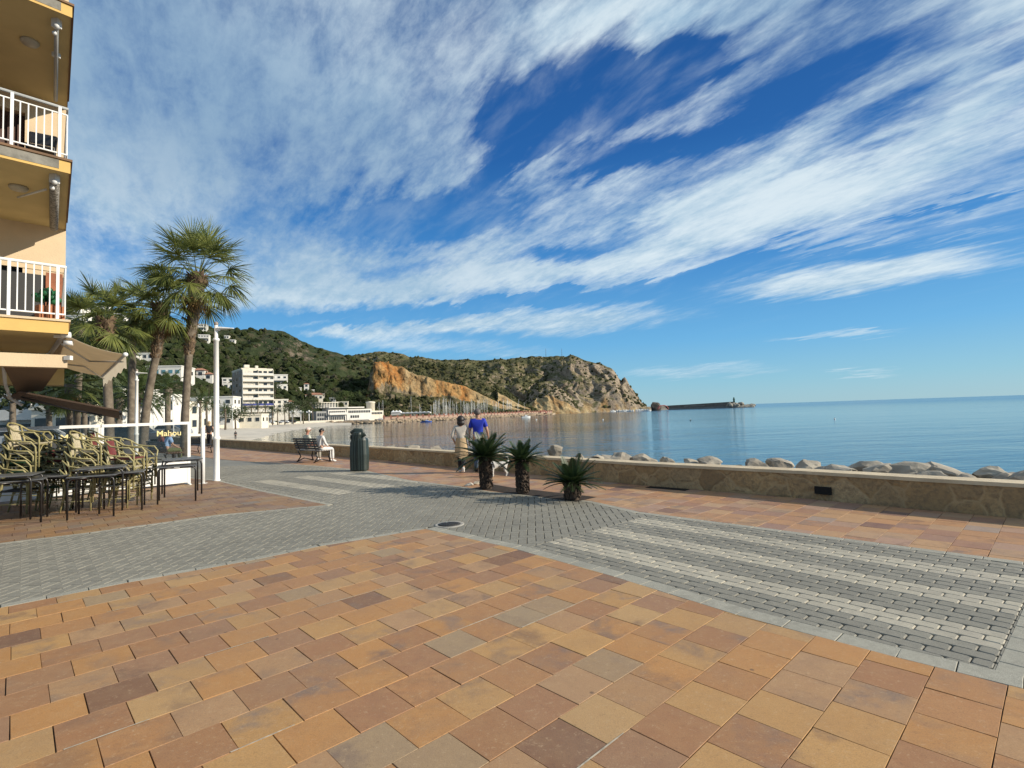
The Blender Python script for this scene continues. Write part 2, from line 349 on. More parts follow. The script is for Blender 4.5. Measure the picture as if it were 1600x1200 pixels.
tm_terr=tile_mat('red_brown_tiles',[(p,(c[0]*.62,c[1]*.70,c[2]*.95)) for p,c in ST])
joint=mat('joint_sand',(.15,.11,.08),.95,.2,20)
paverbase=mat('paver_joint',(.065,.064,.058),.95,.2,20)
def sheet(name,poly,z,m):
    b=MB(); n=len(poly); 
    if area(poly)<0: poly=poly[::-1]
    b.add([(p[0],p[1],z) for p in poly],[tuple(range(n))]); return tag(b.build(name,m),kind='structure')
sheet('tile_bedding',front,-.004,joint)
tag(tile_region('plaza_tiles',front,0,seed=3,mtl=tm_front,bounds=lambda c:-9<c[0]<7 and c[1]>-2.6),kind='structure')
sheet('promenade_bedding',strip,-.004,joint)
tag(tile_region('promenade_tiles',strip,0,seed=5,mtl=tm_strip,z=.0,bounds=lambda c:c[1]<40),kind='structure')
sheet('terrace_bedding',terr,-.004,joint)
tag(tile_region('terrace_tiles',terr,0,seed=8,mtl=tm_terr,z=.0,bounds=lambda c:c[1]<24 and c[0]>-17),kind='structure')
m=MB(); r=random.Random(12)
for k in range(46):
    j=r.randint(1,26); u0=r.uniform(-3,6); L_=r.uniform(.12,.9); along=r.random()<.7
    pts=[]; n_=7
    for i in range(n_+1):
        u,v=(u0+L_*i/n_,j*TILE) if along else (round(u0/TILE)*TILE+(j%2)*TILE*.5,j*TILE+min(L_,TILE)*i/n_)
        w_=.0022+.0035*r.random(); pts.append((u,v,w_))
    vs=[]
    for u,v,w_ in pts:
        a_,b_=((u,v-w_),(u,v+w_)) if along else ((u-w_,v),(u+w_,v)); vs+=[(*uv2w(*a_),.0142),(*uv2w(*b_),.0142)]
    if not all(inside(p[:2],front) for p in vs): continue
    m.add(vs,[(2*i,2*i+1,2*i+3,2*i+2) for i in range(n_)])
tag(m.build('mortar_lines',mat('pale_mortar',(.50,.43,.33),.9,.2,30)),kind='structure')
# --- grey pavers
path=[(-16.5,-3.3)]+[(-8.2,1.0)]+[G(0,952),G(200,912),G(400,876),G(500,855),G(665,828),G(800,858),G(960,903),G(1150,963),G(1400,1030),G(1600,1080),(3.9,1.75),(6.0,-.8),(10.2,.9)]+strip_lo[::-1][1:-1]+[(-33,46.6),(-30,42),(-22,26.5),(-13.5,18.2),G(338,752),G(400,767),G(512,790),G(345,805),G(140,833),G(0,850),(-8.6,6.6)]
sheet('path_bedding',path,-.008,paverbase)
def paver_mat(name,c,c2,speck=.35):
    m,t,b=newmat(name); P=t.new('ShaderNodeTexCoord').outputs['Object']; a=t.attr('tone'); r_,g_,b_=t.sep(a.outputs['Color'])
    big=t.noise(P,.5,5,.6); gn=t.noise(P,230.,2,.8); md=t.noise(P,22.,4,.6)
    cc=t.mix(r_,c,c2); cc=t.mix(t.ss(gn,.42,.66,0.,speck),cc,tuple(min(1,x*2.1) for x in c)); cc=t.mix(t.ss(md,.35,.75,0.,.3),cc,tuple(x*.55 for x in c))
    cc=t.mix(t.ss(big,.4,.72,0.,.4),cc,tuple(x*.58 for x in c)); cc=t.mix(t.ss(t.noise(P,3.3,6,.7,.6),.5,.78,0.,.5),cc,tuple(x*.5 for x in c))
    t.put(b.inputs['Base Color'],cc); b.inputs['Roughness'].default_value=.78
    bn=t.new('ShaderNodeBump'); t.put(bn.inputs['Height'],gn); bn.inputs['Strength'].default_value=.4; bn.inputs['Distance'].default_value=.003; t.l.new(bn.outputs[0],b.inputs['Normal'])
    return m
pv_grey=paver_mat('grey_paver',(.22,.207,.168),(.17,.16,.133)); pv_white=paver_mat('pale_paver',(.40,.365,.285),(.33,.30,.24),.15); pv_border=paver_mat('granite_border',(.29,.275,.225),(.235,.225,.185),.5)
def paver(m,q,z=.0,h=.012,bev=.007,seed=None,mi=0):
    if area(q)<0: q=q[::-1]
    n=len(q); cx_=sum(p[0] for p in q)/n; cy_=sum(p[1] for p in q)/n
    m.cur=(rng.random(),rng.random(),rng.random(),1); dz=rng.uniform(-.0015,.0015)
    def ins(p,d):
        l=math.hypot(p[0]-cx_,p[1]-cy_); f=max(0,1-d/l); return (cx_+(p[0]-cx_)*f,cy_+(p[1]-cy_)*f)
    a=[(*p,z-.006) for p in q]; b_=[(*p,z+h-bev*.7+dz) for p in q]; c_=[(*ins(p,bev),z+h+dz) for p in q]
    m.add(a+b_+c_,[tuple(range(2*n,3*n))]+[(l*n+i,l*n+(i+1)%n,(l+1)*n+(i+1)%n,(l+1)*n+i) for l in(0,1) for i in range(n)],mi)
# crossings: strips of long rounded pavers, rows along v
def rot2(x,y,a): return (x*math.cos(a)-y*math.sin(a),x*math.sin(a)+y*math.cos(a))
def crossing(name,org,ang,rows,length,start=0.,skew=0.):
    m=MB(); rw=.113; L=.235
    for i,wh in enumerate(rows):
        y0=i*rw; off=(i%2)*L*.5
        k=0
        x=-off+skew*y0
        while x<length:
            a=max(x,skew*y0+start); b=min(x+L,length); x+=L
            if b-a<.05: continue
            g_=.003; e=.015
            q=[(a+g_+e,y0+g_),(b-g_-e,y0+g_),(b-g_,y0+g_+e),(b-g_,y0+rw-g_-e),(b-g_-e,y0+rw-g_),(a+g_+e,y0+rw-g_),(a+g_,y0+rw-g_-e),(a+g_,y0+g_+e)]
            q=[(rot2(*p,ang)[0]+org[0],rot2(*p,ang)[1]+org[1]) for p in q]
            q=cut_away(q,BORD)
            if q and not inside((sum(p[0] for p in q)/len(q),sum(p[1] for p in q)/len(q)),path_in): continue
            if q: paver(m,q,0,.013,.008,mi=1 if wh else 0)
    tag(m.build(name,[pv_grey,pv_white],color=True),kind='structure')
# right crossing frame: rows run along -44.5 deg
pA=Vector(G(855,849)); pB=Vector(G(1573,1021)); ang=math.atan2(pB.y-pA.y,pB.x-pA.x)
# rows from below the lowest white stripe upwards
nrm=Vector((-math.sin(ang),math.cos(ang)))
org=pA-nrm*(5*.113)
ROWS=[0,0,0,0,0]+[1,1,1]+[0,0,0,0]+[1,1,1]+[0,0,0,0]+[1,1,1]+[0,0,0,0,0]
Xlen=4.10; Xh=len(ROWS)*.113
def in_x(p,org=org,ang=ang,L=Xlen,hh=Xh,skew=.12):
    q=rot2(p[0]-org.x,p[1]-org.y,-ang); return skew*q[1]-.06<q[0]<L+.05 and -.05<q[1]<hh+.02
pC=Vector(G(395,753)); pD=Vector(G(505,770)); ang2=math.atan2(pD.y-pC.y,pD.x-pC.x)
nr2=Vector((-math.sin(ang2),math.cos(ang2))); org2=pC-nr2*.35
ROWS2=[0,0,0]+[1]*4+[0]*5+[1]*4+[0]*5+[1]*4+[0,0]
def half_clip(q,a,b,keep):
    f=lambda p:(b[0]-a[0])*(p[1]-a[1])-(b[1]-a[1])*(p[0]-a[0])
    sg=1 if f(keep)>0 else -1; out=[]
    for i in range(len(q)):
        p,r_=q[i-1],q[i]; fp,fr=f(p)*sg,f(r_)*sg
        if (fp<0)!=(fr<0): t_=fp/(fp-fr); out.append((p[0]+(r_[0]-p[0])*t_,p[1]+(r_[1]-p[1])*t_))
        if fr>=0: out.append(r_)
    return out
def cut_away(q,polys):
    for pg in polys:
        if not q or len(q)<3: return []
        c=(sum(p[0] for p in q)/len(q),sum(p[1] for p in q)/len(q))
        hit=any(inside(p,pg) for p in q) or inside(c,pg)
        if not hit: continue
        best=None;bd=-1e9
        A=area(pg)
        for i in range(len(pg)):
            a,b=pg[i],pg[(i+1)%len(pg)]; L_=math.hypot(b[0]-a[0],b[1]-a[1])
            if L_<.2: continue
            d_=((b[0]-a[0])*(c[1]-a[1])-(b[1]-a[1])*(c[0]-a[0]))/L_*(-1 if A>0 else 1)
            if d_>bd: bd=d_;best=(a,b)
        if bd<-.09: return []
        a,b=best; nx,ny=(b[1]-a[1]),-(b[0]-a[0])
        if A<0: nx,ny=-nx,-ny
        q=half_clip(q,a,b,((a[0]+b[0])/2+nx,(a[1]+b[1])/2+ny))
    return q if len(q)>=3 and abs(area(q))>.0008 else []
def in_x2(p): 
    q=rot2(p[0]-org2.x,p[1]-org2.y,-ang2); return .1*q[1]-.06<q[0]<4.35 and -.05<q[1]<len(ROWS2)*.113+.02
# kerb-like border blocks along polylines
BORD=[]
def border(name,line,wd,L,side=1):
    m=MB(); 
    for (a,b) in zip(line,line[1:]):
        a=Vector(a); b=Vector(b); d_=(b-a); n_=int(max(1,round(d_.length/L))); t_=d_/n_; nn=Vector((-d_.y,d_.x)).normalized()*wd*side
        BORD.append([tuple(a),tuple(b),tuple(b+nn),tuple(a+nn)])
        for i in range(n_):
            p=a+t_*i; q=a+t_*(i+1); e=d_.normalized()*.003
            paver(m,[tuple(p+e),tuple(q-e),tuple(q+nn-e),tuple(p+nn+e)],0,.013,.004)
    tag(m.build(name,pv_border,color=True),kind='structure')
bl=front[-5:]+[front[0]]            # right edge points, near->apex
bl=[G(1600,1080),G(1400,1030),G(1150,963),G(960,903),G(800,858),G(665,828)]
border('paving_border',[(6.0,-.8),(3.9,1.75)]+bl,.17,.31,-1)
border('paving_border',[G(665,828),G(500,855),G(400,876),G(200,912),G(0,952),(-8.2,1.0)],.11,.33,-1)
border('paving_border',[(-8.6,6.6),G(0,850),G(140,833),G(345,805),G(512,790)],.10,.33,-1)
border('paving_border',[G(512,790),G(400,767),G(338,752),(-13.5,18.2)],.10,.33,-1)
border('paving_border',[(10.2,.9),G(1600,880),G(1375,850),G(1000,801),G(925,784),G(767,769),G(722,761),G(639,751),G(573,736),G(491,728),G(400,722)],.12,.33,1)
path_in=path
crossing('pedestrian_crossing',(org.x,org.y),ang,ROWS,4.10,0,.0)
crossing('pedestrian_crossing',(org2.x,org2.y),ang2,ROWS2,4.3,0,.1)
def xpoly(o,a,L,hh,sk):
    return [(rot2(x,y,a)[0]+o.x,rot2(x,y,a)[1]+o.y) for x,y in [(0,0),(L,0),(L,hh),(sk*hh,hh)]]
XP=[xpoly(org,ang,4.10,Xh,.0),xpoly(org2,ang2,4.3,len(ROWS2)*.113,.1)]
_fx=lambda x,y:(rot2(x,y,ang)[0]+org.x,rot2(x,y,ang)[1]+org.y)
border('paving_border',[_fx(4.11,.12),_fx(4.11,Xh-.2)],.12,.24,-1)
# herringbone field, pavers parallel to the view
def herring(name,poly,a=.110,ok=None):
    m=MB(); N=0; hb=math.radians(-2)
    xs=[p[0] for p in poly]; ys=[p[1] for p in poly]
    L=2*a; g_=.004
    i0,i1=int(min(xs)/a)-8,int(max(xs)/a)+8; j0,j1=int(min(ys)/a)-8,int(max(ys)/a)+8
    for i in range(i0,i1):
        for j in range(j0,j1):
            k=(i-j)%4
            if k==0: r_=(i*a,j*a,L,a)          # horizontal
            elif k==3: r_=(i*a,j*a,a,L) if True else None
            else: continue
            if k==3: r_=(i*a,(j)*a,a,L)
            x,y,w_,h_=r_
            q=[(x+g_,y+g_),(x+w_-g_,y+g_),(x+w_-g_,y+h_-g_),(x+g_,y+h_-g_)]
            q=[rot2(*p,hb) for p in q]
            c=(sum(p[0] for p in q)/4,sum(p[1] for p in q)/4)
            if not ok(c): continue
            if not inside(c,poly) and not any(inside(p,poly) for p in q): continue
            q=cut_away(q,XP+BORD)
            if not q or not inside((sum(p[0] for p in q)/len(q),sum(p[1] for p in q)/len(q)),poly): continue
            paver(m,q,0,.012,.008); N+=1
    print('herring',N); tag(m.build(name,pv_grey,color=True),kind='structure')
herring('path_pavers',path,ok=lambda c:c[1]>2.2 and c[1]<19 and c[0]>-12.5 and c[0]<6.2)
# stretch of plain rows right of the right crossing is covered by the same field
# far path is flat and bluish
far=mat('far_path',(.21,.205,.18),.8,.12,1.5,.1,bscale=40)
sheet('path',[(-12.2,19.0),(-7.3,18.6),G(400,722),(-13,22.9),(-19.6,30.2),(-33,46.6),(-60,74),(-75,70),(-30,42),(-22,26.5),(-13.5,18.2)],.002,far)
# ================================================================ planting bed, drains
soil=mat('soil',(.045,.03,.02),.95,.3,14,.6)
b=MB(); bed=[G(738,764),G(770,758),G(800,763),G(932,778),G(901,785),G(817,774)]; 
b.prism(bed,-.05,.0185); tag(b.build('planting_bed',soil),kind='structure')
t=thing('drain_grate','long dark slotted drain grate set in the tiles near the sea wall','drain',(0,0,0))
p0,p1=Vector(G(1008,763)),Vector(G(1070,768)); dd=(p1-p0).normalized(); nn=Vector((-dd.y,dd.x))
m=MB(); L=(p1-p0).length
m.prism([tuple(p0),tuple(p1),tuple(p1+nn*.22),tuple(p0+nn*.22)],0,.016); m.build('pit',mat('dark_void',(.008,.007,.006),.9,.2,5),t)
m=MB()
for i in range(26):
    a=p0+dd*(L*i/26+.01); m.prism([tuple(a),tuple(a+dd*.012),tuple(a+dd*.012+nn*.22),tuple(a+nn*.22)],.016,.020)
m.build('grating',mat('dark_iron',(.03,.026,.024),.6,.3,20,.2,.3),t)
t=thing('manhole_cover','round dark iron manhole cover with a pale concrete ring in the grey pavers','manhole',(*G(702,821),0))
t.scale=(.66,.66,1)
m=MB(); m.lathe([(.33,-.01),(.33,.0175),(.30,.018),(.255,.0178)],seg=40); m.build('ring',mat('concrete_ring',(.36,.34,.30),.85,.15,9,.3),t)
m=MB(); m.lathe([(.255,0),(.25,.0205),(.0,.0205)],seg=36)
for i in range(-5,6):
    for j in range(-5,6):
        if i*i+j*j<22: m.box((i*.042,j*.042,.0215),(.022,.022,.004),.3)
m.build('lid',mat('cast_iron',(.06,.055,.05),.55,.3,15,.3,.4),t)
# ================================================================ SEA WALL
def wall_mat():
    m,t,b=newmat('rubble_masonry'); P=t.new('ShaderNodeTexCoord').outputs['Object']
    wv=t.V('ADD',P,t.V('SCALE',t.V('SUBTRACT',t.noise(P,2.2,3,.6,0,1),(.5,.5,.5)),.28))
    vo=t.new('ShaderNodeTexVoronoi',feature='DISTANCE_TO_EDGE'); t.put(vo.inputs['Vector'],wv); vo.inputs['Scale'].default_value=2.5
    vc=t.new('ShaderNodeTexVoronoi'); t.put(vc.inputs['Vector'],wv); vc.inputs['Scale'].default_value=2.5
    r_,g_,b_=t.sep(vc.outputs['Color'])
    st=t.ramp(r_,[(0,(.46,.30,.14)),(.3,(.36,.23,.105)),(.55,(.52,.36,.18)),(.75,(.31,.195,.09)),(1,(.54,.39,.21))])
    n=t.noise(P,14,8,.75,.4); st=t.mix(t.ss(n,.38,.66,0.,.85),st,(.20,.14,.08))
    cc=t.mix(t.ss(t.M('ADD',vo.outputs['Distance'],t.M('MULTIPLY',t.M('SUBTRACT',n,.5),.08)),-.01,.07),(.42,.29,.15),st)
    cc=t.mix(t.ss(t.noise(P,1.1,4,.6),.45,.7,0.,.3),cc,(.17,.12,.07))
    t.put(b.inputs['Base Color'],cc); b.inputs['Roughness'].default_value=.9
    bn=t.new('ShaderNodeBump'); t.put(bn.inputs['Height'],t.M('ADD',t.ss(vo.outputs['Distance'],0.,.12),t.M('MULTIPLY',n,1.1))); bn.inputs['Strength'].default_value=.5; bn.inputs['Distance'].default_value=.03; t.l.new(bn.outputs[0],b.inputs['Normal'])
    return m
t=thing('sea_wall','low rubble stone wall with a pale flat coping along the seafront promenade','wall',(2.6,11,0))
def offs(line,d_):
    out=[]
    for i,p in enumerate(line):
        a=Vector(line[max(0,i-1)]); b_=Vector(line[min(len(line)-1,i+1)]); t_=(b_-a).normalized(); out.append((p[0]+t_.y*d_,p[1]-t_.x*d_))
    return out
def ribbon(m,line,o0,o1,z0,z1,org=(0,0),sub=1):
    l0,l1=offs(line,o0),offs(line,o1); n=len(line); vs=[]
    for a,b_ in zip(l0,l1): vs+=[(a[0]-org[0],a[1]-org[1],z0),(b_[0]-org[0],b_[1]-org[1],z0),(b_[0]-org[0],b_[1]-org[1],z1),(a[0]-org[0],a[1]-org[1],z1)]
    fs=[(i*4+k,(i+1)*4+k,(i+1)*4+(k+1)%4,i*4+(k+1)%4) for i in range(n-1) for k in range(4)]+[(0,1,2,3),(n*4-4,n*4-1,n*4-2,n*4-3)]
    m.add(vs,fs)
def dens(line,st=.6):
    out=[]
    for a,b_ in zip(line,line[1:]):
        a=Vector(a); b_=Vector(b_); k=max(1,int((b_-a).length/st))
        out+=[tuple(a.lerp(b_,i/k)) for i in range(k)]
    return out+[line[-1]]
# offs(+d) is to the right of travel (near->far => travelling up-left, right = sea side)
WD=dens(WALL,.8)
WD=[(p[0]+.012*math.sin(i*1.7),p[1]+.012*math.cos(i*2.3)) for i,p in enumerate(WD)]
m=MB(); ribbon(m,WD,0,.32,-.2,.415,(2.6,11)); m.build('rubble_face',wall_mat(),t)
m=MB(); ribbon(m,WD,-.02,.36,.415,.468,(2.6,11)); m.build('coping',mat('coping_stone',(.60,.49,.33),.8,.12,3,.4,stain=(.42,.32,.20),bscale=30),t)
dp=Vector(G(1258,776)); m=MB(); wa=math.atan2(8.95-6.92,4.79-6.6)
e=Vector((math.cos(wa),math.sin(wa))); m.box((5.02-2.6,8.66-11,.17),(.24,.06,.12),wa); m.build('drain_hole',MATS['dark_void'],t)
# ================================================================ SEA
def sea_mat():
    m,t,b=newmat('sea_water'); P=t.new('ShaderNodeTexCoord').outputs['Object']; x,y,z=t.sep(P)
    dist=t.V('LENGTH',P)
    R=t.comb(t.M('ADD',t.M('MULTIPLY',x,.92),t.M('MULTIPLY',y,.2)),t.M('ADD',t.M('MULTIPLY',y,1.),t.M('MULTIPLY',x,-.15)),0.)
    st=t.V('MULTIPLY',R,(.45,1.,1.))
    n1=t.noise(st,1.6,5,.6,.3); n2=t.noise(st,.16,4,.55,.2); n3=t.noise(t.V('MULTIPLY',R,(.3,1.,1.)),.022,4,.6)
    h=t.M('ADD',t.M('MULTIPLY',n1,.16),t.M('MULTIPLY',n2,.8))
    patch=t.ss(n3,.35,.65,.55,1.25)
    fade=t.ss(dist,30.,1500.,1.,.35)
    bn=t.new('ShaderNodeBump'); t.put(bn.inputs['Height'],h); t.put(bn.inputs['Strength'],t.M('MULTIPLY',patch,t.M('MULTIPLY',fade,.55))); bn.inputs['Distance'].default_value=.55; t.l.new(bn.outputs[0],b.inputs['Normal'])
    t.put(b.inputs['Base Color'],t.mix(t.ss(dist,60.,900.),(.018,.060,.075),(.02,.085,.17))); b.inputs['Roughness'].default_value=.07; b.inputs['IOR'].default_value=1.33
    t.put(b.inputs['Roughness'],t.ss(dist,40.,800.,.04,.16))
    return m
SEA=-2.0
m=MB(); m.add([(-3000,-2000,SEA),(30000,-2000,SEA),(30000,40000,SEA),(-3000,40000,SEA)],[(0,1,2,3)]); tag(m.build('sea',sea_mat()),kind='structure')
# ================================================================ BEACH
sand=mat('beach_sand',(.56,.50,.41),.95,.12,.35,.3,c2=(.46,.42,.35),bscale=6,stain=(.30,.27,.23))
bw=[(-18,38),(-30,60),gr(396,688,-1.98),gr(412,682.5,-1.98),gr(440,675,-1.98),gr(480,669,-1.98),gr(512,665.2,-1.98),gr(550,663.5,-1.98)]
bw=[(v[0],v[1]) for v in bw]
bb=[(-18.6,34.3),(-33,50),(-60,86),(-84,130),(-100,180),(-112,225),(-106,262),(-88,285)]
m=MB(); N=40
def pl(line,t):
    ls=[(Vector(b_)-Vector(a)).length for a,b_ in zip(line,line[1:])]; T=sum(ls)*t
    for (a,b_),l in zip(zip(line,line[1:]),ls):
        if T<=l: return Vector(a).lerp(Vector(b_),T/l)
        T-=l
    return Vector(line[-1])
K=14; vs=[]
for i in range(N+1):
    a=pl(bb,i/N); c_=pl(bw,i/N)
    for k in range(K+1):
        s_=k/K*1.25; p=a.lerp(c_,s_)+Vector((noise.noise(Vector((i*.7,k*.5,0)))*.8,)*2); z=-.75-1.25*s_+.12*noise.noise(Vector((p.x*.15,p.y*.15,3)))
        vs.append((p.x,p.y,z if k else -.6))
m.add(vs,[(i*(K+1)+k,i*(K+1)+k+1,(i+1)*(K+1)+k+1,(i+1)*(K+1)+k) for i in range(N) for k in range(K)],0,True)
tag(m.build('beach',sand),kind='structure')
# low pale promenade wall behind the beach
t=(thing('beach_wall','low pale wall running behind the sandy beach below the palm row','wall',(0,0,0)))
m=MB(); ribbon(m,[(-50,70),(-62,86),(-84,130),(-100,180),(-112,225),(-108,262),(-92,285)],-.2,.3,-1.1,.45); m.build('parapet',mat('pale_render',(.62,.57,.47),.85,.08,1,stain=(.45,.40,.32)),t)
# ================================================================ HILLS
def fbm(x,y,z=0.,o=5):
    return noise.fractal(Vector((x,y,z)),1.0,2.1,o)
def ridged(x,y,z=0.,o=5): return noise.ridged_multi_fractal(Vector((x,y,z)),1.0,2.1,o,1.0,2.0)
def hill_mat(name,veg,veg2,rock,rock2,rockbias=0.,soilc=(.20,.15,.09)):
    m,t,b=newmat(name); P=t.new('ShaderNodeTexCoord').outputs['Object']; a=t.attr('tone'); r_,g_,b_=t.sep(a.outputs['Color'])
    N=t.new('ShaderNodeNewGeometry').outputs['True Normal']; nz=t.sep(N)[2]
    n=t.noise(P,.045,9,.68); n2=t.noise(P,.16,6,.7); n3=t.noise(P,.5,4,.7); ns=t.noise(t.V('MULTIPLY',P,(1,1,.35)),.09,8,.7,.6)
    vg=t.mix(t.ss(n2,.38,.62),veg2,veg); vg=t.mix(t.ss(n,.50,.62,0.,.75),vg,soilc); vg=t.mix(t.ss(n3,.5,.7,0.,.6),vg,tuple(x*.5 for x in veg))
    rk=t.mix(t.ss(ns,.36,.64),rock2,rock); rk=t.mix(t.ss(n3,.5,.66,0.,.6),rk,tuple(x*.4 for x in rock2))
    rf=t.M('ADD',t.M('ADD',t.M('MULTIPLY',t.M('SUBTRACT',.62,nz),1.6),t.M('MULTIPLY',t.M('SUBTRACT',n2,.5),2.2)),t.M('ADD',t.M('MULTIPLY',g_,1.3),rockbias-.1))
    cc=t.mix(t.ss(rf,.25,.5),vg,rk)
    org=t.mix(t.ss(ns,.36,.60),(.42,.17,.045),(.47,.29,.12)); org=t.mix(t.ss(n2,.44,.66,0.,.75),org,(.17,.10,.05)); org=t.mix(t.ss(n3,.52,.66,0.,.6),org,(.07,.065,.03))
    cc=t.mix(t.ss(r_,.25,.7),cc,org)
    yl=t.mix(t.ss(ns,.36,.62),(.33,.20,.09),(.52,.40,.22)); yl=t.mix(t.ss(n3,.45,.7,0.,.6),yl,(.12,.10,.06))
    cc=t.mix(t.ss(b_,.25,.7),cc,yl)
    t.put(b.inputs['Base Color'],cc); b.inputs['Roughness'].default_value=.95; b.inputs['Specular IOR Level'].default_value=.1
    bn=t.new('ShaderNodeBump'); t.put(bn.inputs['Height'],t.M('ADD',t.M('ADD',n,t.M('MULTIPLY',n2,.5)),t.M('MULTIPLY',n3,.25))); bn.inputs['Strength'].default_value=.9; bn.inputs['Distance'].default_value=6.; t.l.new(bn.outputs[0],b.inputs['Normal'])
    return m
HP={}
def hill(name,sky,Yr,Yf,zf,mtl,step=3,rows=70,amp=4.,L=26.,prof=lambda px,t:t,zone=lambda px,t,z:(0,0,0),rid=0.,back=1.6,wob=0.,seed=0.):
    x0,x1=sky[0][0],sky[-1][0]; n=int((x1-x0)/step); vs=[]; cl=[]
    nb=10
    for i in range(n+1):
        px=x0+(x1-x0)*i/n; py=interp(sky,px)+wob*fbm(px*.06,seed,1.7,6); yr=interp(Yr,px); yf=interp(Yf,px)
        top=at(px,py,yr); k=top.x/top.y; z0=zf if not hasattr(zf,'__len__') else interp(zf,px)
        for j in range(rows+1):
            t=j/rows; Y=yf+(yr-yf)*t; X=k*Y; s_=prof(px,t); z=z0+(top.z-z0)*s_
            env=min(1,t*5)*min(1,(1-t)*3.5); hs_=max(.15,min(1,(top.z-z0)/45))
            z+=env*hs_*(amp*fbm(X/L,Y/L,seed)+rid*(ridged(X/(L*1.5),Y/(L*1.5),seed+3)-1.1))
            dxn=env*hs_*amp*.8*fbm(X/(L*.6),z/(L*.4),seed+9); dyn=env*hs_*amp*1.3*fbm(X/(L*.35),z/(L*.5),seed+5)
            vs.append((X+dxn,Y+dyn,z)); cl.append(zone(px,t,z))
        for j in range(1,nb+1):
            t=j/nb; Y=yr*(1+(back-1)*t); vs.append((k*Y,Y,top.z-(top.z+6)*t**1.3+amp*.4*fbm(k*Y/L,Y/L))); cl.append(zone(px,1,top.z))
    R=rows+nb+1
    me=bpy.data.meshes.new(name); fs=[(i*R+j,i*R+j+1,(i+1)*R+j+1,(i+1)*R+j) for i in range(n) for j in range(R-1)]
    fs=[f[::-1] for f in fs]
    me.from_pydata(vs,[],fs); me.materials.append(mtl); ca_=me.color_attributes.new('tone','FLOAT_COLOR','POINT')
    buf=[]; [buf.extend((c[0],c[1],c[2],1)) for c in cl]; ca_.data.foreach_set('color',buf)
    me.polygons.foreach_set('use_smooth',[True]*len(fs)); me.update()
    HP[name if name not in HP else name+'2']=(vs,cl,R,rows,n,x0,x1)
    return tag(link(name,me),kind='structure')
hm1=hill_mat('wooded_slope',(.050,.065,.028),(.030,.042,.018),(.20,.165,.12),(.10,.08,.06),-.15,(.10,.085,.05))
hm2=hill_mat('scrub_slope',(.105,.10,.048),(.065,.068,.032),(.30,.24,.16),(.15,.12,.08),.05,(.17,.13,.07))
hm3=hill_mat('headland_rock',(.125,.120,.055),(.085,.085,.042),(.38,.31,.23),(.21,.165,.12),.22,(.24,.19,.115))
SK1=[(-420,425),(-100,440),(60,456),(105,463),(150,478),(200,492),(260,510),(310,512),(350,513),(385,515),(435,517),(455,524),(480,537),(520,549),(560,560),(600,572),(620,586),(640,606),(655,630),(665,648)]
hill('hill',SK1,[(-420,420),(200,480),(400,560),(640,560)],[(-420,170),(150,190),(350,285),(520,330),(640,400)],0,hm1,amp=6,L=40,rid=5,wob=3,seed=1.,
     prof=lambda px,t:t**1.15*.93+.07*min(1,t*8), zone=lambda px,t,z:(0,max(0,.75-abs(px-470)/110)*(1 if .62<t<.98 else .1),0))
def z2(px,t,z):
    if px<583: return (max(0,1-abs(px-568)/14),.3,0)
    hgt=interp([(583,.46),(600,.52),(640,.60),(700,.64),(745,.66),(800,.6)],px)
    o=1 if t>hgt and t<.985 else 0
    w_=interp([(583,1),(620,.8),(640,.35),(680,.6),(720,.75),(760,.35),(810,.2)],px)
    return (o*w_,.25,o*(1-w_)*.9)
def p2f(px,t):
    h=interp([(583,.46),(600,.50),(640,.60),(700,.64),(745,.66),(800,.6)],px); lo=interp([(540,.7),(583,.42),(600,.40),(640,.52),(700,.55),(760,.5)],px)
    if t<h: return lo*(t/h)
    if t<h+.07: return lo+(.97-lo)*((t-h)/.07)
    return .97+.03*(t-h-.07)/(1-h-.07)
hill('quarry_hill',[(528,647),(548,640),(556,634),(566,626),(574,612),(580,588),(586,572),(605,573),(625,577),(640,584),(680,597),(720,603),(745,613),(775,629),(800,636),(832,644)],[(528,440),(832,470)],[(528,352),(832,400)],0,hm2,amp=3.5,L=16,rid=3.,prof=p2f,zone=z2,wob=2.,seed=4.,step=2,rows=90)
hill('spur',[(600,566),(640,561),(700,571),(740,580),(765,590),(780,606),(797,616),(815,629),(842,644)],[(600,560),(842,520)],[(600,460),(842,450)],0,hm2,amp=4,L=22,rid=3.5,wob=2,seed=7.,step=2,
     prof=lambda px,t:(t**.9 if px<775 else (.62*t/.35 if t<.35 else .62+.38*(t-.35)/.65)),zone=lambda px,t,z:(0,.5 if 740<px<800 and t>.8 else 0,(.9 if 776<px<830 and t<.45 else 0)))
hill('mountain',[(470,570),(545,555),(585,549),(615,550),(640,556),(680,562),(740,562),(790,560),(850,557),(892,555),(905,558),(918,564),(940,569),(953,574),(960,580),(967,591),(972,594),(975,587),(979,592),(984,603),(991,612),(999,624),(1008,633),(1018,642)],
     [(470,760),(850,740),(1018,600)],[(470,540),(820,520),(1018,560)],-2.2,hm3,amp=7,L=36,rid=9,wob=2.5,seed=11.,step=2,rows=110,
     prof=lambda px,t:(t**.92 if px<830 else lerp(t**.92,(.36*t/.16 if t<.16 else (.36+.40*(t-.16)/.5 if t<.66 else .76+.24*(t-.66)/.34)),min(1,(px-830)/70))),
     zone=lambda px,t,z:(0,max(0,min(1,(px-820)/120))*.45+(.5 if px>900 and t>.62 and t<.9 else 0),(.8*max(0,fbm(px*.05,t*5,2)+.55) if px>890 and t<.17 else 0)))
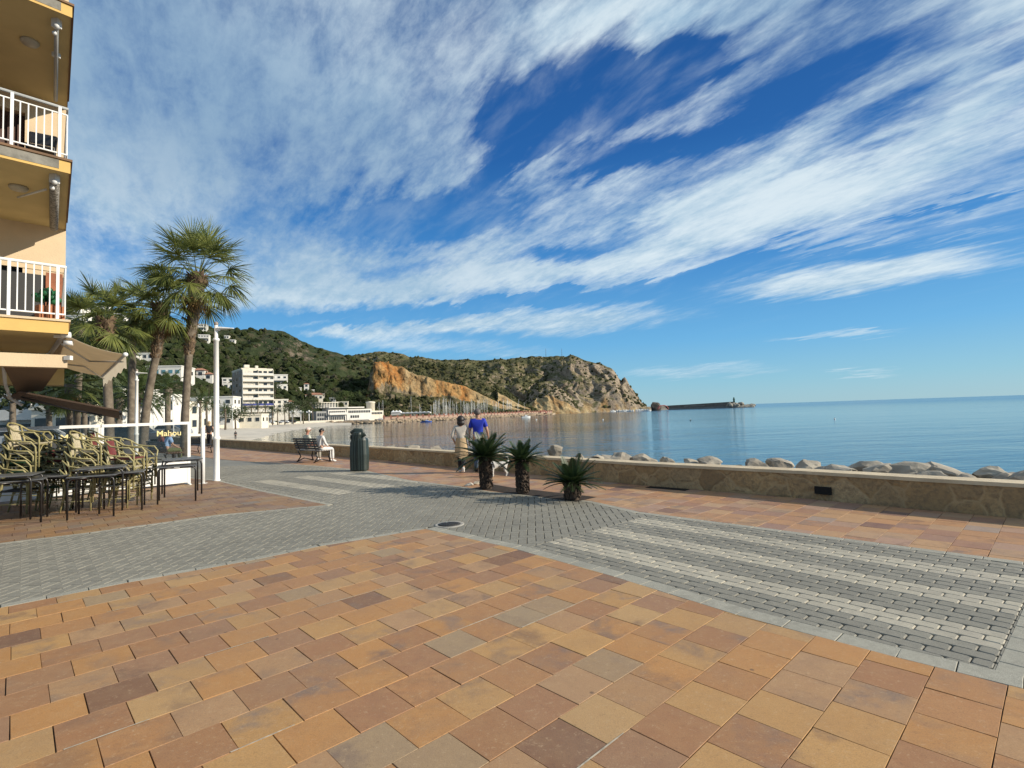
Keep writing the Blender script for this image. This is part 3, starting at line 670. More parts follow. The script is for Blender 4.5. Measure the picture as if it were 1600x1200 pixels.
hill('spur',[(806,644),(825,618),(838,606),(852,600),(868,602),(880,609),(890,620),(900,632),(908,644)],[(806,560),(908,550)],[(806,505),(908,505)],-2.,hm3,amp=4,L=13,rid=4,wob=2.5,seed=17.,step=1.5,rows=60,
     prof=lambda px,t:(.5*t/.25 if t<.25 else .5+.5*(t-.25)/.75),zone=lambda px,t,z:(0,.45,(.75 if t<.3 else 0)))
from mathutils.bvhtree import BVHTree
_vv=[];_ff=[]
for _o in bpy.data.objects:
    if _o.type=='MESH' and _o.name.split('.')[0] in('hill','quarry_hill','spur','mountain'):
        k0=len(_vv); _vv+=[v.co.copy() for v in _o.data.vertices]; _ff+=[tuple(k0+i for i in p.vertices) for p in _o.data.polygons]
BV=BVHTree.FromPolygons(_vv,_ff)
def onhill(px,py,Y):
    h=BV.ray_cast(Vector((0,0,H)),ray(px,py).normalized(),3000)
    if h[0] is None or h[0].y<Y*.5: return at(px,py,Y)
    return h[0]
# ---- tree and bush cover (nobody could count it)
bm=bmesh.new(); bmesh.ops.create_icosphere(bm,subdivisions=1,radius=1.); ICO=[v.co.copy() for v in bm.verts]; ICF=[tuple(v.index for v in f.verts) for f in bm.faces]; bm.free()
def cover(name,label,specs,mtl,seed=2,kind='stuff'):
    r=random.Random(seed); V_=[];F_=[];T_=[]
    for (hn,N,rmin,rmax,accept,zlow) in specs:
        vs,cl,R,rows,n,x0,x1=HP[hn]; c=0; tries=0
        while c<N and tries<N*12:
            tries+=1
            i=r.random()*(n-1); j=r.random()*(rows-1); a=int(i); b_=int(j); px=x0+(x1-x0)*i/n
            if not accept(px,j/rows): continue
            p=Vector(vs[a*R+b_]).lerp(Vector(vs[(a+1)*R+b_+1]),r.random())
            if p.z<zlow: continue
            rad=rmin+(rmax-rmin)*r.random()**2; ph=r.random()*50; sz=r.uniform(.7,1.15); o=len(V_); rz=r.random()*6.28; cq,sq=math.cos(rz),math.sin(rz)
            for v in ICO:
                q=1+.7*noise.noise(v*2.3+Vector((ph,ph,0))); x,y=v.x*cq-v.y*sq,v.x*sq+v.y*cq
                V_.append((p.x+x*q*rad,p.y+y*q*rad,p.z+rad*.35+v.z*q*rad*sz))
            F_+=[(f[0]+o,f[1]+o,f[2]+o) for f in ICF]; tn=r.random(); T_+=[tn]*len(ICF); c+=1
    me=bpy.data.meshes.new(name); me.from_pydata(V_,[],F_); me.materials.append(mtl); ca_=me.color_attributes.new('tone','FLOAT_COLOR','CORNER')
    buf=[]; [buf.extend((t_,t_,t_,1)*3) for t_ in T_]; ca_.data.foreach_set('color',buf); me.update()
    return tag(link(name,me),label,'trees',None,kind)
def covmat(name,stops):
    m,t,b=newmat(name); P=t.new('ShaderNodeTexCoord').outputs['Object']; a=t.attr('tone'); r_=t.sep(a.outputs['Color'])[0]
    cc=t.ramp(r_,stops); n=t.noise(P,1.1,4,.75); cc=t.mix(t.ss(n,.35,.65),tuple(x*.45 for x in stops[1][1]),cc); t.put(b.inputs['Base Color'],cc); b.inputs['Roughness'].default_value=.95; b.inputs['Specular IOR Level'].default_value=.08
    bn=t.new('ShaderNodeBump'); t.put(bn.inputs['Height'],n); bn.inputs['Distance'].default_value=1.5; t.l.new(bn.outputs[0],b.inputs['Normal']); return m
wood=covmat('wood_foliage',[(0,(.032,.042,.016)),(.35,(.045,.062,.022)),(.65,(.065,.08,.026)),(.85,(.08,.078,.045)),(1,(.115,.10,.07))])
scrub=covmat('scrub_foliage',[(0,(.055,.062,.028)),(.5,(.085,.09,.038)),(1,(.125,.12,.055))])
def acc1(px,t):
    f=1 if px<250 else (1 if t<.62 else .30)
    if 400<px<540 and t>.6: f=.12
    return random.random()<f
random.seed(4)
cover('woodland','dense dark green pine wood covering the near hillside behind the town',[('hill',9500,1.1,3.3,acc1,1.)],wood,2)
cover('scrub','scattered dark green bushes dotted over the quarry slope and far mountain',[('quarry_hill',1100,.6,2.0,lambda px,t:(t<.44 or t>.85 or px<570),1.),('spur2',200,.6,1.8,lambda px,t:t>.3,2),('spur',1100,.6,2.0,lambda px,t:not(776<px<830 and t<.5),1.),('mountain',2600,.8,2.0,lambda px,t:px<860 or random.random()<.3,2)],scrub,5)
# ================================================================ PORT: quay, riprap, breakwater
stone=mat('quay_stone',(.42,.33,.22),.9,.2,.6,.5,c2=(.26,.19,.12),bscale=4)
redw=mat('terracotta_wall',(.27,.12,.085),.85,.15,.8)
pinkw=mat('pink_wall',(.37,.26,.20),.85,.12,.8)
def P2(px,py,z): v=gr(px,py,z); return (v.x,v.y)
qf=[P2(512,664,SEA),P2(560,662.5,SEA),P2(600,661.2,SEA),P2(680,657.6,SEA),P2(760,653.6,SEA),P2(862,648.4,SEA)]
qb=[(a[0]*1.3-8,a[1]*1.3) for a in qf]; qb[-1]=(qf[-1][0]+8,qf[-1][1]+60)
m=MB(); m.prism(qf+qb[::-1],SEA-1,-.6); tag(m.build('quay',stone),'pale stone quay edged with boulders running out along the far bay','quay')
def insetl(l,k): return [(a[0]*k,a[1]*k) for a in l]
t=thing('quay_wall','long terracotta and pink wall with piers on top of the far quay','wall',(0,0,0))
l=insetl(qf[2:],1.02); m=MB(); ribbon(m,l,-.25,.25,-.7,.95); m.build('base_wall',pinkw,t)
m=MB(); ribbon(m,l,-.3,.3,.95,1.25); m.build('coping',redw,t)
for i in range(46):
    p=pl(l,i/45); q=MB(); q.box((p.x,p.y,1.1),(.9,.9,1.9),.4); q.build('pier',redw,t)
def riprap(name,label,line,N,r0,r1,wd,z0,z1,mtl,seed=1):
    r=random.Random(seed); m=MB()
    for i in range(N):
        p=pl(line,(i+r.random())/N); o=r.random(); rad=r.uniform(r0,r1); c=Vector((p.x,p.y,z0+(z1-z0)*o)); dirn=Vector((p.x,p.y,0)).normalized(); c+=dirn*(wd*(o-.5))
        ph=r.random()*40; vs=[c+Vector((v.x*1.2,v.y,v.z*.75))*rad*(1+.5*noise.noise(v*1.6+Vector((ph,0,ph)))) for v in ICO]; m.add(vs,ICF)
    return tag(m.build(name,mtl),label,'rocks',None,'stuff')
rockm=mat('boulder_stone',(.40,.36,.29),.92,.25,1.4,.7,c2=(.22,.19,.15),bscale=9,stain=(.16,.13,.10))
rockfar=mat('far_boulders',(.36,.28,.19),.92,.25,.7,.4,c2=(.18,.13,.09))
riprap('riprap','strip of ochre boulders at the waterline of the far quay',qf,420,.5,1.3,3.,SEA-.1,-.5,rockfar)
darkq=mat('breakwater_concrete',(.17,.155,.135),.9,.2,.3,.3)
greyq=mat('grey_concrete',(.21,.20,.185),.9,.15,.3)
# outer harbour: dark quay behind the moored boats, breakwater and light
bl_=[P2(862,645.5,SEA),P2(905,643.8,SEA),P2(960,642.4,SEA),P2(1012,641.0,SEA)]
m=MB(); m.prism(bl_+[(a[0]*1.12,a[1]*1.12) for a in bl_[::-1]],SEA-1,2.0); tag(m.build('outer_quay',darkq),'low dark outer quay wall behind the row of white boats','quay')
bk=[P2(1000,642,SEA),P2(1045,640.3,SEA),P2(1100,638.6,SEA),P2(1152,637.0,SEA)]
t=thing('breakwater','long dark concrete breakwater reaching out into the open sea','breakwater',(0,0,0))
Y0=bk[0][1]
m=MB(); m.prism(bk+[(a[0]+2,a[1]+14) for a in bk[::-1]],SEA-1,-.2); m.build('apron',greyq,t)
m=MB(); ribbon(m,[(a[0],a[1]+12) for a in bk],-3,0,-.3,0); 
vs=[];hh=[2.2,2.9,3.9,4.9]
for (a,h_) in zip(bk,hh): vs+=[(a[0],a[1]+9,SEA),(a[0]+1,a[1]+14,SEA),(a[0]+1,a[1]+14,h_),(a[0],a[1]+9,h_)]
m=MB(); m.add(vs,[(i*4+k,(i+1)*4+k,(i+1)*4+(k+1)%4,i*4+(k+1)%4) for i in range(3) for k in range(4)]+[(0,1,2,3),(15,14,13,12)]); m.build('parapet_wall',darkq,t)
q=bk[2]; m=MB(); m.box((q[0]-8,q[1]+8.6,1.6),(22,.6,1.5),math.atan2(bk[3][1]-bk[2][1],bk[3][0]-bk[2][0])); m.build('pale_panel',greyq,t)
riprap('breakwater_rocks','mound of pale boulders at the tip of the breakwater',[P2(1120,637.8,SEA),P2(1150,637,SEA),P2(1178,636.2,SEA)],260,1.,2.2,16,SEA,.6,mat('pale_boulders',(.36,.33,.27),.9,.2,.5),3)
m=MB(); p=gr(1152,637,SEA); r=random.Random(5)
for i in range(30): m.ell((p.x+r.uniform(-6,8),p.y+6+r.uniform(-4,6),r.uniform(0,2.6)),(2.4,2.4,1.8),7,5)
tag(m.build('rock_pile',MATS['pale_boulders']),'pale heap of boulders around the foot of the green light','rocks',None,'stuff')
lp=at(1147,629,gr(1147,637,SEA).y+10)
t=thing('harbour_light','small green harbour light tower at the end of the breakwater','lighthouse',(lp.x,lp.y,lp.z-2.5))
grn=mat('green_paint',(.02,.13,.07),.5,.1,2)
m=MB(); m.lathe([(1.7,0),(1.7,2.2),(1.2,2.6)],seg=16); m.build('base',greyq,t)
m=MB(); m.lathe([(1.0,2.6),(.9,6.2),(1.5,6.4),(1.5,6.7)],seg=16); m.build('tower',grn,t)
m=MB(); m.lathe([(.7,6.7),(.7,8.0),(.9,8.1),(.1,8.8)],seg=16); m.build('lantern',grn,t)
# islet and red tents
def boulder(name,label,c,r_,mtl,cat='rock',seed=0,group=None,sub=3,amp=.38):
    bm=bmesh.new(); bmesh.ops.create_icosphere(bm,subdivisions=sub,radius=1.); rr=random.Random(seed)
    # cut the ball with random planes for flat faces
    pls=[(Vector((rr.gauss(0,1),rr.gauss(0,1),rr.gauss(0,.8))).normalized(),rr.uniform(.42,.78)) for _ in range(12)]
    for v in bm.verts:
        p=v.co.copy()
        for n_,d_ in pls:
            e_=p.dot(n_)-d_
            if e_>0: p-=n_*e_*.95
        v.co=p*(1+amp*.5*noise.fractal(p*1.9+Vector((seed,0,seed*1.3)),1.,2.,4))
        v.co=Vector((v.co.x*r_[0],v.co.y*r_[1],v.co.z*r_[2]))
    me=bpy.data.meshes.new(name); bm.to_mesh(me); bm.free(); me.materials.append(mtl); o=link(name,me,None,c); o.rotation_euler=(rr.uniform(-.2,.2),rr.uniform(-.2,.2),rr.uniform(0,6))
    return tag(o,label,cat,group)
p=at(1025,634,560); boulder('rock_islet','dark jagged rock stack between the headland and the breakwater',(p.x,p.y,1),(8,7,7.5),mat('dark_rock',(.09,.075,.06),.95,.25,.3,.5),seed=3)
tent=mat('red_canvas',(.55,.16,.13),.8,.1,1)
for i,(px,wd) in enumerate([(1036,9),(848,6),(812,6)]):
    Y=[478,420,420][i]; p=at(px,641 if i==0 else 643,Y)
    t=thing('dome_shelter',['pink red arched shelter at the root of the breakwater','red arched shelter beside the end of the far quay, right of the pair','red arched shelter on the far quay, left of the pair'][i],'shelter',(p.x,p.y,-.6))
    m=MB(); 
    for k in range(3):
        m.tube([(-wd/2*math.cos(a),k*1.6-1.6,wd*.40*math.sin(a)) for a in [PI*j/12 for j in range(13)]],.35,6)
    m.build('arch',tent,t)
    m=MB(); a_=[PI*j/12 for j in range(13)]
    for j in range(12): m.quad(*[Vector((-wd/2*.95*math.cos(a),y_,wd*.38*math.sin(a))) for a,y_ in ((a_[j],-1.5),(a_[j+1],-1.5),(a_[j+1],1.5),(a_[j],1.5))])
    m.build('canopy',tent,t)
# antennas
for px,lb in ((853,'thin antenna mast on the mountain ridge, left of the pair'),(878,'thin antenna mast on the mountain ridge, right of the pair')):
    p=at(px,557,735); m=MB(); m.tube([(0,0,-2),(0,0,11)],[.28,.16],5); 
    for z in (3,6,9): m.box((0,0,z),(1.2,.15,.15))
    tag(m.build('antenna_mast',mat('antenna_steel',(.12,.11,.11),.6,.1,1),loc=p),lb,'antenna')
# ---- boats
bwhite=mat('boat_white',(.75,.75,.73),.35,.05,1); bblue=mat('boat_blue',(.06,.12,.42),.4,.1,1); glassd=mat('dark_glass',(.02,.025,.03),.12,.1,2)
def hull(m,L,B,D,z0=0,mi=0):
    n=9; vs=[]
    for i in range(n):
        t_=i/(n-1); x=(t_-.5)*L; w_=B/2*(1-max(0,(t_-.45)/.55)**2.2)*.98+.02; sh=D*(1+.25*t_**2)
        vs+=[(x,-w_,z0+sh),(x,-w_*.75,z0),(x,0,z0-D*.35),(x,w_*.75,z0),(x,w_,z0+sh)]
    m.add(vs,[(i*5+k,i*5+k+1,(i+1)*5+k+1,(i+1)*5+k) for i in range(n-1) for k in range(4)]+[(i*5,(i+1)*5,(i+1)*5+4,i*5+4) for i in range(n-1)]+[(0,4,3,2,1)],mi)
def sailboat(): 
    m=MB(); hull(m,8,2.6,1.1); m.bbox((-.3,0,1.5),(3,1.6,.6),.15); m.tube([(.6,0,1),(.6,0,12)],[.11,.07],5); m.tube([(.6,0,2.3),(-3,0,2.2)],.08,5); m.tube([(.6,0,11.5),(3.9,0,1.3)],.02,4); m.box((.6,0,7),(.06,1.6,.06)); return m
sb=sailboat().build('sailboat',bwhite); r=random.Random(9); first=True
for i in range(84):
    px=r.choice([r.uniform(676,800),r.uniform(640,832),r.uniform(690,800)])
    Y=interp([(600,285),(680,330),(760,385),(862,455)],px)+r.uniform(0,22); base=gr(px,650,SEA); p=at(px,640,Y); tall=px>676
    o=sb if first else sb.copy()
    if not first: col.objects.link(o)
    first=False; o.location=(p.x,p.y,-1.0); o.rotation_euler.z=r.uniform(0,6.3); sc=r.uniform(.72,1.12)*(1 if tall else .8); o.scale=(.8,.8,sc)
    tag(o,'white masted yacht berthed behind the long terracotta quay wall','yacht','yachts berthed behind the terracotta quay wall')
for i,(px,Y,lb) in enumerate([(594,300,'bare mast of a yacht just right of the waterside clubhouse, left of two'),(600,305,'bare mast of a yacht just right of the waterside clubhouse, right of two'),(644,330,'tall bare mast standing over the white marquee, left end of the quay wall')]):
    o=sb.copy(); col.objects.link(o); p=at(px,650,Y); o.location=(p.x,p.y,-1); o.scale=(.8,.8,[.9,1.,1.2][i]); tag(o,lb,'yacht')
    if 'group' in o: del o['group']
def motor():
    m=MB(); hull(m,7,2.4,1.2); m.bbox((.2,0,1.7),(2.6,1.7,1.1),.2); m.box((.9,0,1.85),(.9,1.74,.4),0,1); m.tube([(-.6,0,2.2),(-.6,0,3.6)],.05,5); return m
mb_=motor().build('motor_boat',[bwhite,glassd]); first=True
for i in range(34):
    px=866+i*4.4+r.uniform(-1.5,1.5); Y=gr(px,interp([(860,646),(1015,642.4)],px),SEA).y*.985; p=at(px,644,Y)
    o=mb_ if first else mb_.copy()
    if not first: col.objects.link(o)
    first=False; o.location=(p.x,p.y,SEA); o.rotation_euler.z=-PI/2+r.uniform(-.3,.3)+(PI/2 if r.random()<.3 else 0); o.scale=(r.uniform(.7,1.05),)*3
    tag(o,'white motor boat moored in the row below the dark outer quay','motor boat','motor boats moored below the outer quay')
p=gr(822,653,SEA); o=mb_.copy(); col.objects.link(o); o.location=(p.x,p.y,SEA); o.scale=(.7,)*3; o.rotation_euler.z=.2; tag(o,'lone white motor boat anchored in front of the far quay','motor boat'); del o['group']
p=gr(666,659.5,SEA); t=thing('dinghy','small blue open boat floating alone in the bay','boat',(p.x,p.y,SEA),.1)
m=MB(); hull(m,5.6,2.0,.45); m.build('hull',bblue,t); m=MB(); m.bbox((.3,0,.7),(1.5,1.2,.5),.1); m.build('cabin',mat('pale_blue',(.3,.4,.65),.4,.1,1),t); m=MB(); m.tube([(.3,0,.8),(.3,0,2.1)],.04,5); m.build('mast',bwhite,t)
for px,py,lb in [(838,655,'small white buoy right of the lone anchored boat'),(942,655,'white buoy floating off the headland'),(1079,656,'dark topped buoy floating before the breakwater'),(1304,654,'white and dark buoy floating alone on the open sea')]:
    p=gr(px,py+1,SEA); t=thing('buoy',lb,'buoy',(p.x,p.y,SEA)); k=p.y/300
    m=MB(); m.ell((0,0,.1*k),(.42*k,.42*k,.42*k),12,8); m.build('float',bwhite if px!=1079 else mat('dark_green_buoy',(.03,.06,.05),.5,.1,2),t)
    m=MB(); m.lathe([(.2*k,.4*k),(.12*k,.75*k),(.02,.9*k)],seg=10); m.build('cap',mat('buoy_cap',(.12,.10,.09),.5,.1,2) if px!=1079 else bwhite,t)
# ---- rocks beyond the sea wall
rb=random.Random(21); k=0
LR=thing
rocks=[]
def wl(px,d_):       # point at distance d_ beyond the wall, along the ray of px on the ground
    best=None
    for i in range(400):
        f_=1+i*.004; v=gr(px,interp([(396,700),(600,715.6),(700,722),(1000,753),(1250,773),(1600,806)],px)); v=Vector((v.x*f_,v.y*f_))
        dmin=1e9
        for a,b_ in zip(WALL,WALL[1:]):
            a=Vector(a); b_=Vector(b_); u=(v-a).dot(b_-a)/(b_-a).length_squared; u=max(0,min(1,u)); dmin=min(dmin,(v-a-(b_-a)*u).length)
        if dmin>=d_ and i>0: return v
    return v
RK=[(612,2,.5,.44),(648,2,.7,.47),(683,2,.8,.47),(868,1.6,.75,.74),(905,1.8,.5,.46),(935,1.7,.6,.47),(970,1.7,.9,.56),(1008,1.6,.85,.57),(1046,2.1,.5,.5),(1080,1.8,.5,.5),(1110,1.8,.75,.57),(1150,1.4,.7,.50),(1185,1.5,.9,.56),(1225,2,.8,.60),(1262,1.7,.55,.62),(1285,1.2,.6,.52),(1316,1.3,.75,.60),(1352,1.8,.8,.64),(1385,1.3,.8,.56),(1420,1.4,.9,.62),(1452,1.1,.5,.56),(1480,1.5,.75,.66),(1512,1.2,.6,.5),(1545,1.7,.5,.62),(1568,1.3,.8,.55),(1600,1.2,.9,.57),(1630,1.3,.8,.6)]
ORD=['first','second','third','fourth','fifth','sixth','seventh','eighth','ninth','tenth','eleventh','twelfth','thirteenth','fourteenth','fifteenth','sixteenth','seventeenth','eighteenth','nineteenth','twentieth','twenty first','twenty second','twenty third','twenty fourth','twenty fifth','twenty sixth','twenty seventh']
RK=RK[:-1]
for i,(px,d_,r_,zt) in enumerate(RK):
    v=wl(px,d_+.25); sc=1.0
    hgt=r_*.62
    lb={0:'small pale rock tip over the sea wall, leftmost of all, right of the litter bin',1:'pale rock tip over the sea wall, left of the woman walking',2:'pale rock tip over the sea wall right beside the woman walking',3:'largest lone pale boulder over the sea wall behind the cycad palms'}.get(i,f'pale boulder showing above the sea wall coping, {ORD[len(RK)-1-i]} from the right edge')
    r_*=.6; hgt*=.47; zt=.325+(zt-.44)*.7+(.03 if i==3 else 0); r_*=(.72 if i==3 else 1)
    boulder('boulder',lb,(v.x,v.y,zt-hgt*.72),(r_*rb.uniform(.9,1.15),r_*.8,hgt),rockm,seed=i+40,group=None if i<4 else 'boulders along the sea wall coping')
for i in range(46):
    px=rb.uniform(930,1640); v=wl(px,rb.uniform(1.9,3.6)); r_=rb.uniform(.5,.9)
    boulder('boulder','pale grey boulder piled behind the sea wall at the right',(v.x,v.y,rb.uniform(-.75,-.1)),(r_,r_*.85,r_*.65),rockm,seed=i+140,group='boulders piled behind the sea wall at the right',sub=2)
# ================================================================ VEGETATION
leaf_fan=leafmat('fan_leaf',(.185,.20,.052),(.07,.098,.028),1.6,.28)
leaf_dead=leafmat('dead_leaf',(.36,.24,.10),(.20,.12,.05),2.5,.2,.8)
leaf_date=leafmat('date_leaf',(.085,.115,.035),(.035,.055,.018),1.2,.25)
leaf_cyc=leafmat('cycad_leaf',(.045,.075,.026),(.022,.040,.014),2.,.12,.42)
bark=mat('palm_bark',(.20,.165,.125),.95,.25,3,.8,c2=(.095,.075,.055),bscale=14)
shag=mat('palm_boots',(.23,.16,.095),.95,.3,6,.8,c2=(.07,.045,.03),bscale=20)
G3=Vector((0,0,-1))
def leaflet(m,p,d,L,wd,droop,side,k=3):
    d=d.normalized(); vs=[]; pos=Vector(p)
    W_=[.5,1.,.7,.0] if k==3 else [.8,1.,.0]
    for i in range(k+1):
        t=i/k
        if i: pos=pos+(d+G3*droop*t).normalized()*(L/k)
        w_=wd*W_[i]/2
        if i==k: vs.append(pos.copy())
        else: vs+=[pos-side*w_,pos+side*w_]
    fs=[(2*i,2*i+1,2*i+3,2*i+2) for i in range(k-1)]+[(2*k-2,2*k-1,2*k)]
    m.add(vs,fs)
def fan_frond(m,r,c,az,el,pet,br,nl=30,wd=.05,droop=.5,sag=.5):
    d=Vector((math.cos(az)*math.cos(el),math.sin(az)*math.cos(el),math.sin(el)))
    p=Vector(c); pts=[p.copy()]; dd=d.copy()
    for i in range(4):
        dd=(dd+G3*sag*.10).normalized(); p=p+dd*pet/4; pts.append(p.copy())
    m.tube(pts,[.028,.022,.018,.014,.010],4)
    s_=dd.cross(Vector((0,0,1)))
    if s_.length<.05: s_=Vector((math.cos(az+1.57),math.sin(az+1.57),0))
    s_.normalize(); tw=r.uniform(-.35,.35); nrm=s_.cross(dd).normalized(); s_=(s_*math.cos(tw)+nrm*math.sin(tw)); nrm=s_.cross(dd).normalized()
    for i in range(nl):
        a=(i/(nl-1)-.5)*2*r.uniform(1.68,1.78); 
        L=br*(.62+.38*math.cos(a*.62))*r.uniform(.9,1.08)
        fold=abs(a)*.22
        v=dd*math.cos(a)+s_*math.sin(a)+nrm*fold*.5
        cs_=Vector(v).cross(nrm).normalized()
        start=p-dd*.05+dd*(.10*math.cos(a)*br)
        leaflet(m,start,v,L,wd*1.25,droop*r.uniform(.5,1.4),(cs_*.8+nrm*r.uniform(-.6,.6)).normalized())
def pinnate(m,r,c,az,el,L,np_=22,lw=.03,ll=.3,sag=.9,vee=.5,seg=8):
    d=Vector((math.cos(az)*math.cos(el),math.sin(az)*math.cos(el),math.sin(el))); p=Vector(c); pts=[p.copy()]; ds=[d.copy()]
    for i in range(seg):
        d=(d+G3*sag/seg).normalized(); p=p+d*L/seg; pts.append(p.copy()); ds.append(d.copy())
    m.tube(pts,[.016*L/1.2*(1-.8*i/seg)+.003 for i in range(seg+1)],4)
    for i in range(np_):
        t=.08+.92*i/np_; f_=t*seg; a=min(seg-1,int(f_)); q=pts[a].lerp(pts[a+1],f_-a); dd=ds[min(seg,a+1)]
        s_=dd.cross(Vector((0,0,1)))
        if s_.length<.05: s_=Vector((1,0,0))
        s_.normalize(); up=s_.cross(dd).normalized()
        for sg in(-1,1):
            l=ll*(math.sin(PI*min(1,t*.85+.15))**.5)*r.uniform(.88,1.1)
            v=(s_*sg*.85+dd*(.55+.6*t)+up*vee*.6)
            leaflet(m,q,v,l,lw,.35,(dd*.9+up*.2).normalized(),2)
def trunk_mesh(m,pts,radii,seg=12,rough=.05,seed=0):
    P=[];R_=[]
    n=26
    for i in range(n+1):
        t=i/n*(len(pts)-1); a=min(len(pts)-2,int(t)); P.append(Vector(pts[a]).lerp(Vector(pts[a+1]),t-a)); R_.append(lerp(radii[a],radii[a+1],t-a)*(1+rough*noise.noise(Vector((seed,i*.9,0)))))
    m.tube(P,R_,seg)
def boots(m,pts,r0,n,seed=0,size=.16):
    r=random.Random(seed)
    for i in range(n):
        t=r.random(); a_=t*(len(pts)-1); a=min(len(pts)-2,int(a_)); c=Vector(pts[a]).lerp(Vector(pts[a+1]),a_-a); rr=lerp(r0[0],r0[1],t); q=r.random()*6.28
        o=Vector((math.cos(q),math.sin(q),0)); p=c+o*rr*.8; s_=size*r.uniform(.6,1.3); u=(o*.55+Vector((0,0,r.uniform(.4,1)))).normalized(); tg=Vector((-o.y,o.x,0))
        m.add([p-tg*s_*.3,p+tg*s_*.3,p+u*s_+tg*s_*.13,p+u*s_-tg*s_*.13,p+o*.05-tg*s_*.2+G3*-.02,p+o*.05+tg*s_*.2],[(0,1,2,3),(4,5,2,3),(0,3,4),(1,5,2)])
def fan_palm(name,label,base,tpts,radii,nfr,pet,br,seed,bootz=None,dead=0,elmin=-35,wd=.05,nl=30,group=None,droop=.5,shagz=None):
    r=random.Random(seed); base=Vector(base); t=thing(name,label,'palm tree',base,0,group)
    loc=[Vector(p)-base for p in tpts]
    m=MB(); trunk_mesh(m,loc,radii,12,.08,seed); m.build('trunk',bark,t)
    top=loc[-1]
    if bootz:
        m=MB(); boots(m,bootz[0] if not isinstance(bootz[0][0],(int,float)) else bootz,bootz_r if False else (radii[-2]*1.1,radii[-1]*1.35),150,seed,.17) if False else None
    if shagz:
        pts=loc[::-1][:shagz+1]
        m=MB(); boots(m,pts[:2],(radii[-1]*1.4,radii[-2]*1.2),260,seed,.26); boots(m,pts,(radii[-1]*1.1,radii[-shagz-1]*1.05),150*shagz,seed+1,.17); m.build('leaf_bases',shag,t)
    m=MB()
    for i in range(nfr):
        u=(i+.5)/nfr; el=math.radians(lerp(86,elmin,u**.8)+r.uniform(-7,7)); az=i*2.39996+r.uniform(-.25,.25)
        fan_frond(m,r,top+Vector((math.cos(az)*.07,math.sin(az)*.07,-.25*u)),az,el,pet*r.uniform(.85,1.12)*lerp(1.22,1.,min(1,u*3)),br*r.uniform(.85,1.1),nl,wd,droop*(.25+1.1*u),.15+u*1.2)
    m.build('crown',leaf_fan,t)
    if dead:
        m=MB()
        for i in range(dead):
            az=r.uniform(0,6.28) ; el=math.radians(r.uniform(-72,-50)); fan_frond(m,r,top+Vector((math.cos(az)*.1,math.sin(az)*.1,-.35)),az,el,pet*.55,br*.75,20,wd,.9,1.6)
        m.build('dead_fronds',leaf_dead,t)
    return t
def pz(px,py,Y): return at(px,py,Y)
Yp=25.5; b0=gr(288,712)
fan_palm('palm_tree','tallest fan palm on the promenade with a shaggy collar, left of the front lamp post',(b0.x,b0.y,0),[(b0.x,b0.y,-.05),pz(289,650,Yp),pz(292,600,Yp),pz(295,555,Yp),pz(297,530,Yp),pz(303,490,Yp),pz(307,450,Yp),pz(308,432,Yp)],[.21,.175,.16,.17,.21,.27,.36,.24],42,1.5,1.34,3,dead=3,elmin=-26,shagz=4,nl=36,wd=.038,droop=.95)
b1=gr(222,716)
Y1=24.8
fan_palm('palm_tree','leaning fan palm with brown dead fronds hanging below its crown, left of the tallest palm',(b1.x,b1.y,0),[(b1.x,b1.y,-.05),pz(227,650,Y1),pz(235,600,Y1),pz(243,560,Y1),pz(247,535,Y1),pz(251,500,Y1),pz(250,478,Y1)],[.21,.18,.165,.16,.19,.20,.2],26,1.0,1.08,5,dead=8,elmin=-42,shagz=3,nl=38,wd=.04,droop=.95)
b2=gr(172,722); Y2=23.
fan_palm('palm_tree','fan palm rising behind the beige awning, left of the palm with dead fronds',(b2.x,b2.y,0),[(b2.x,b2.y,-.05),pz(170,640,Y2),pz(168,600,Y2),pz(167,560,Y2),pz(166,530,Y2),pz(165,500,Y2)],[.2,.18,.17,.16,.16,.2],26,1.0,1.02,8,dead=3,elmin=-55,shagz=1,nl=36,wd=.04,droop=.9)
b3=gr(118,706); Y3=30.
fan_palm('palm_tree','dark fan palm crown between the yellow balcony and its neighbour palm, leftmost',(b3.x,b3.y,0),[(b3.x,b3.y,-.05),pz(122,600,Y3),pz(126,540,Y3),pz(128,505,Y3)],[.2,.18,.17,.2],24,1.1,1.05,18,dead=2,elmin=-50,nl=34,wd=.042,droop=.9)
b4=gr(205,712); Y4=28.
fan_palm('palm_tree','fan palm crown squeezed between two others behind the awning tip',(b4.x,b4.y,0),[(b4.x,b4.y,-.05),pz(206,600,Y4),pz(207,530,Y4),pz(208,490,Y4)],[.2,.18,.17,.2],22,1.05,1.0,28,dead=2,elmin=-50,nl=34,wd=.042,droop=.9)
b5=gr(108,700); Y5=27.
fan_palm('palm_tree','low yellow green fan palm seen under the beige awning',(b5.x,b5.y,0),[(b5.x,b5.y,-.05),pz(108,650,Y5),pz(108,620,Y5),pz(108,600,Y5)],[.17,.16,.16,.2],26,.8,.85,31,dead=4,elmin=-60,nl=24,wd=.05)
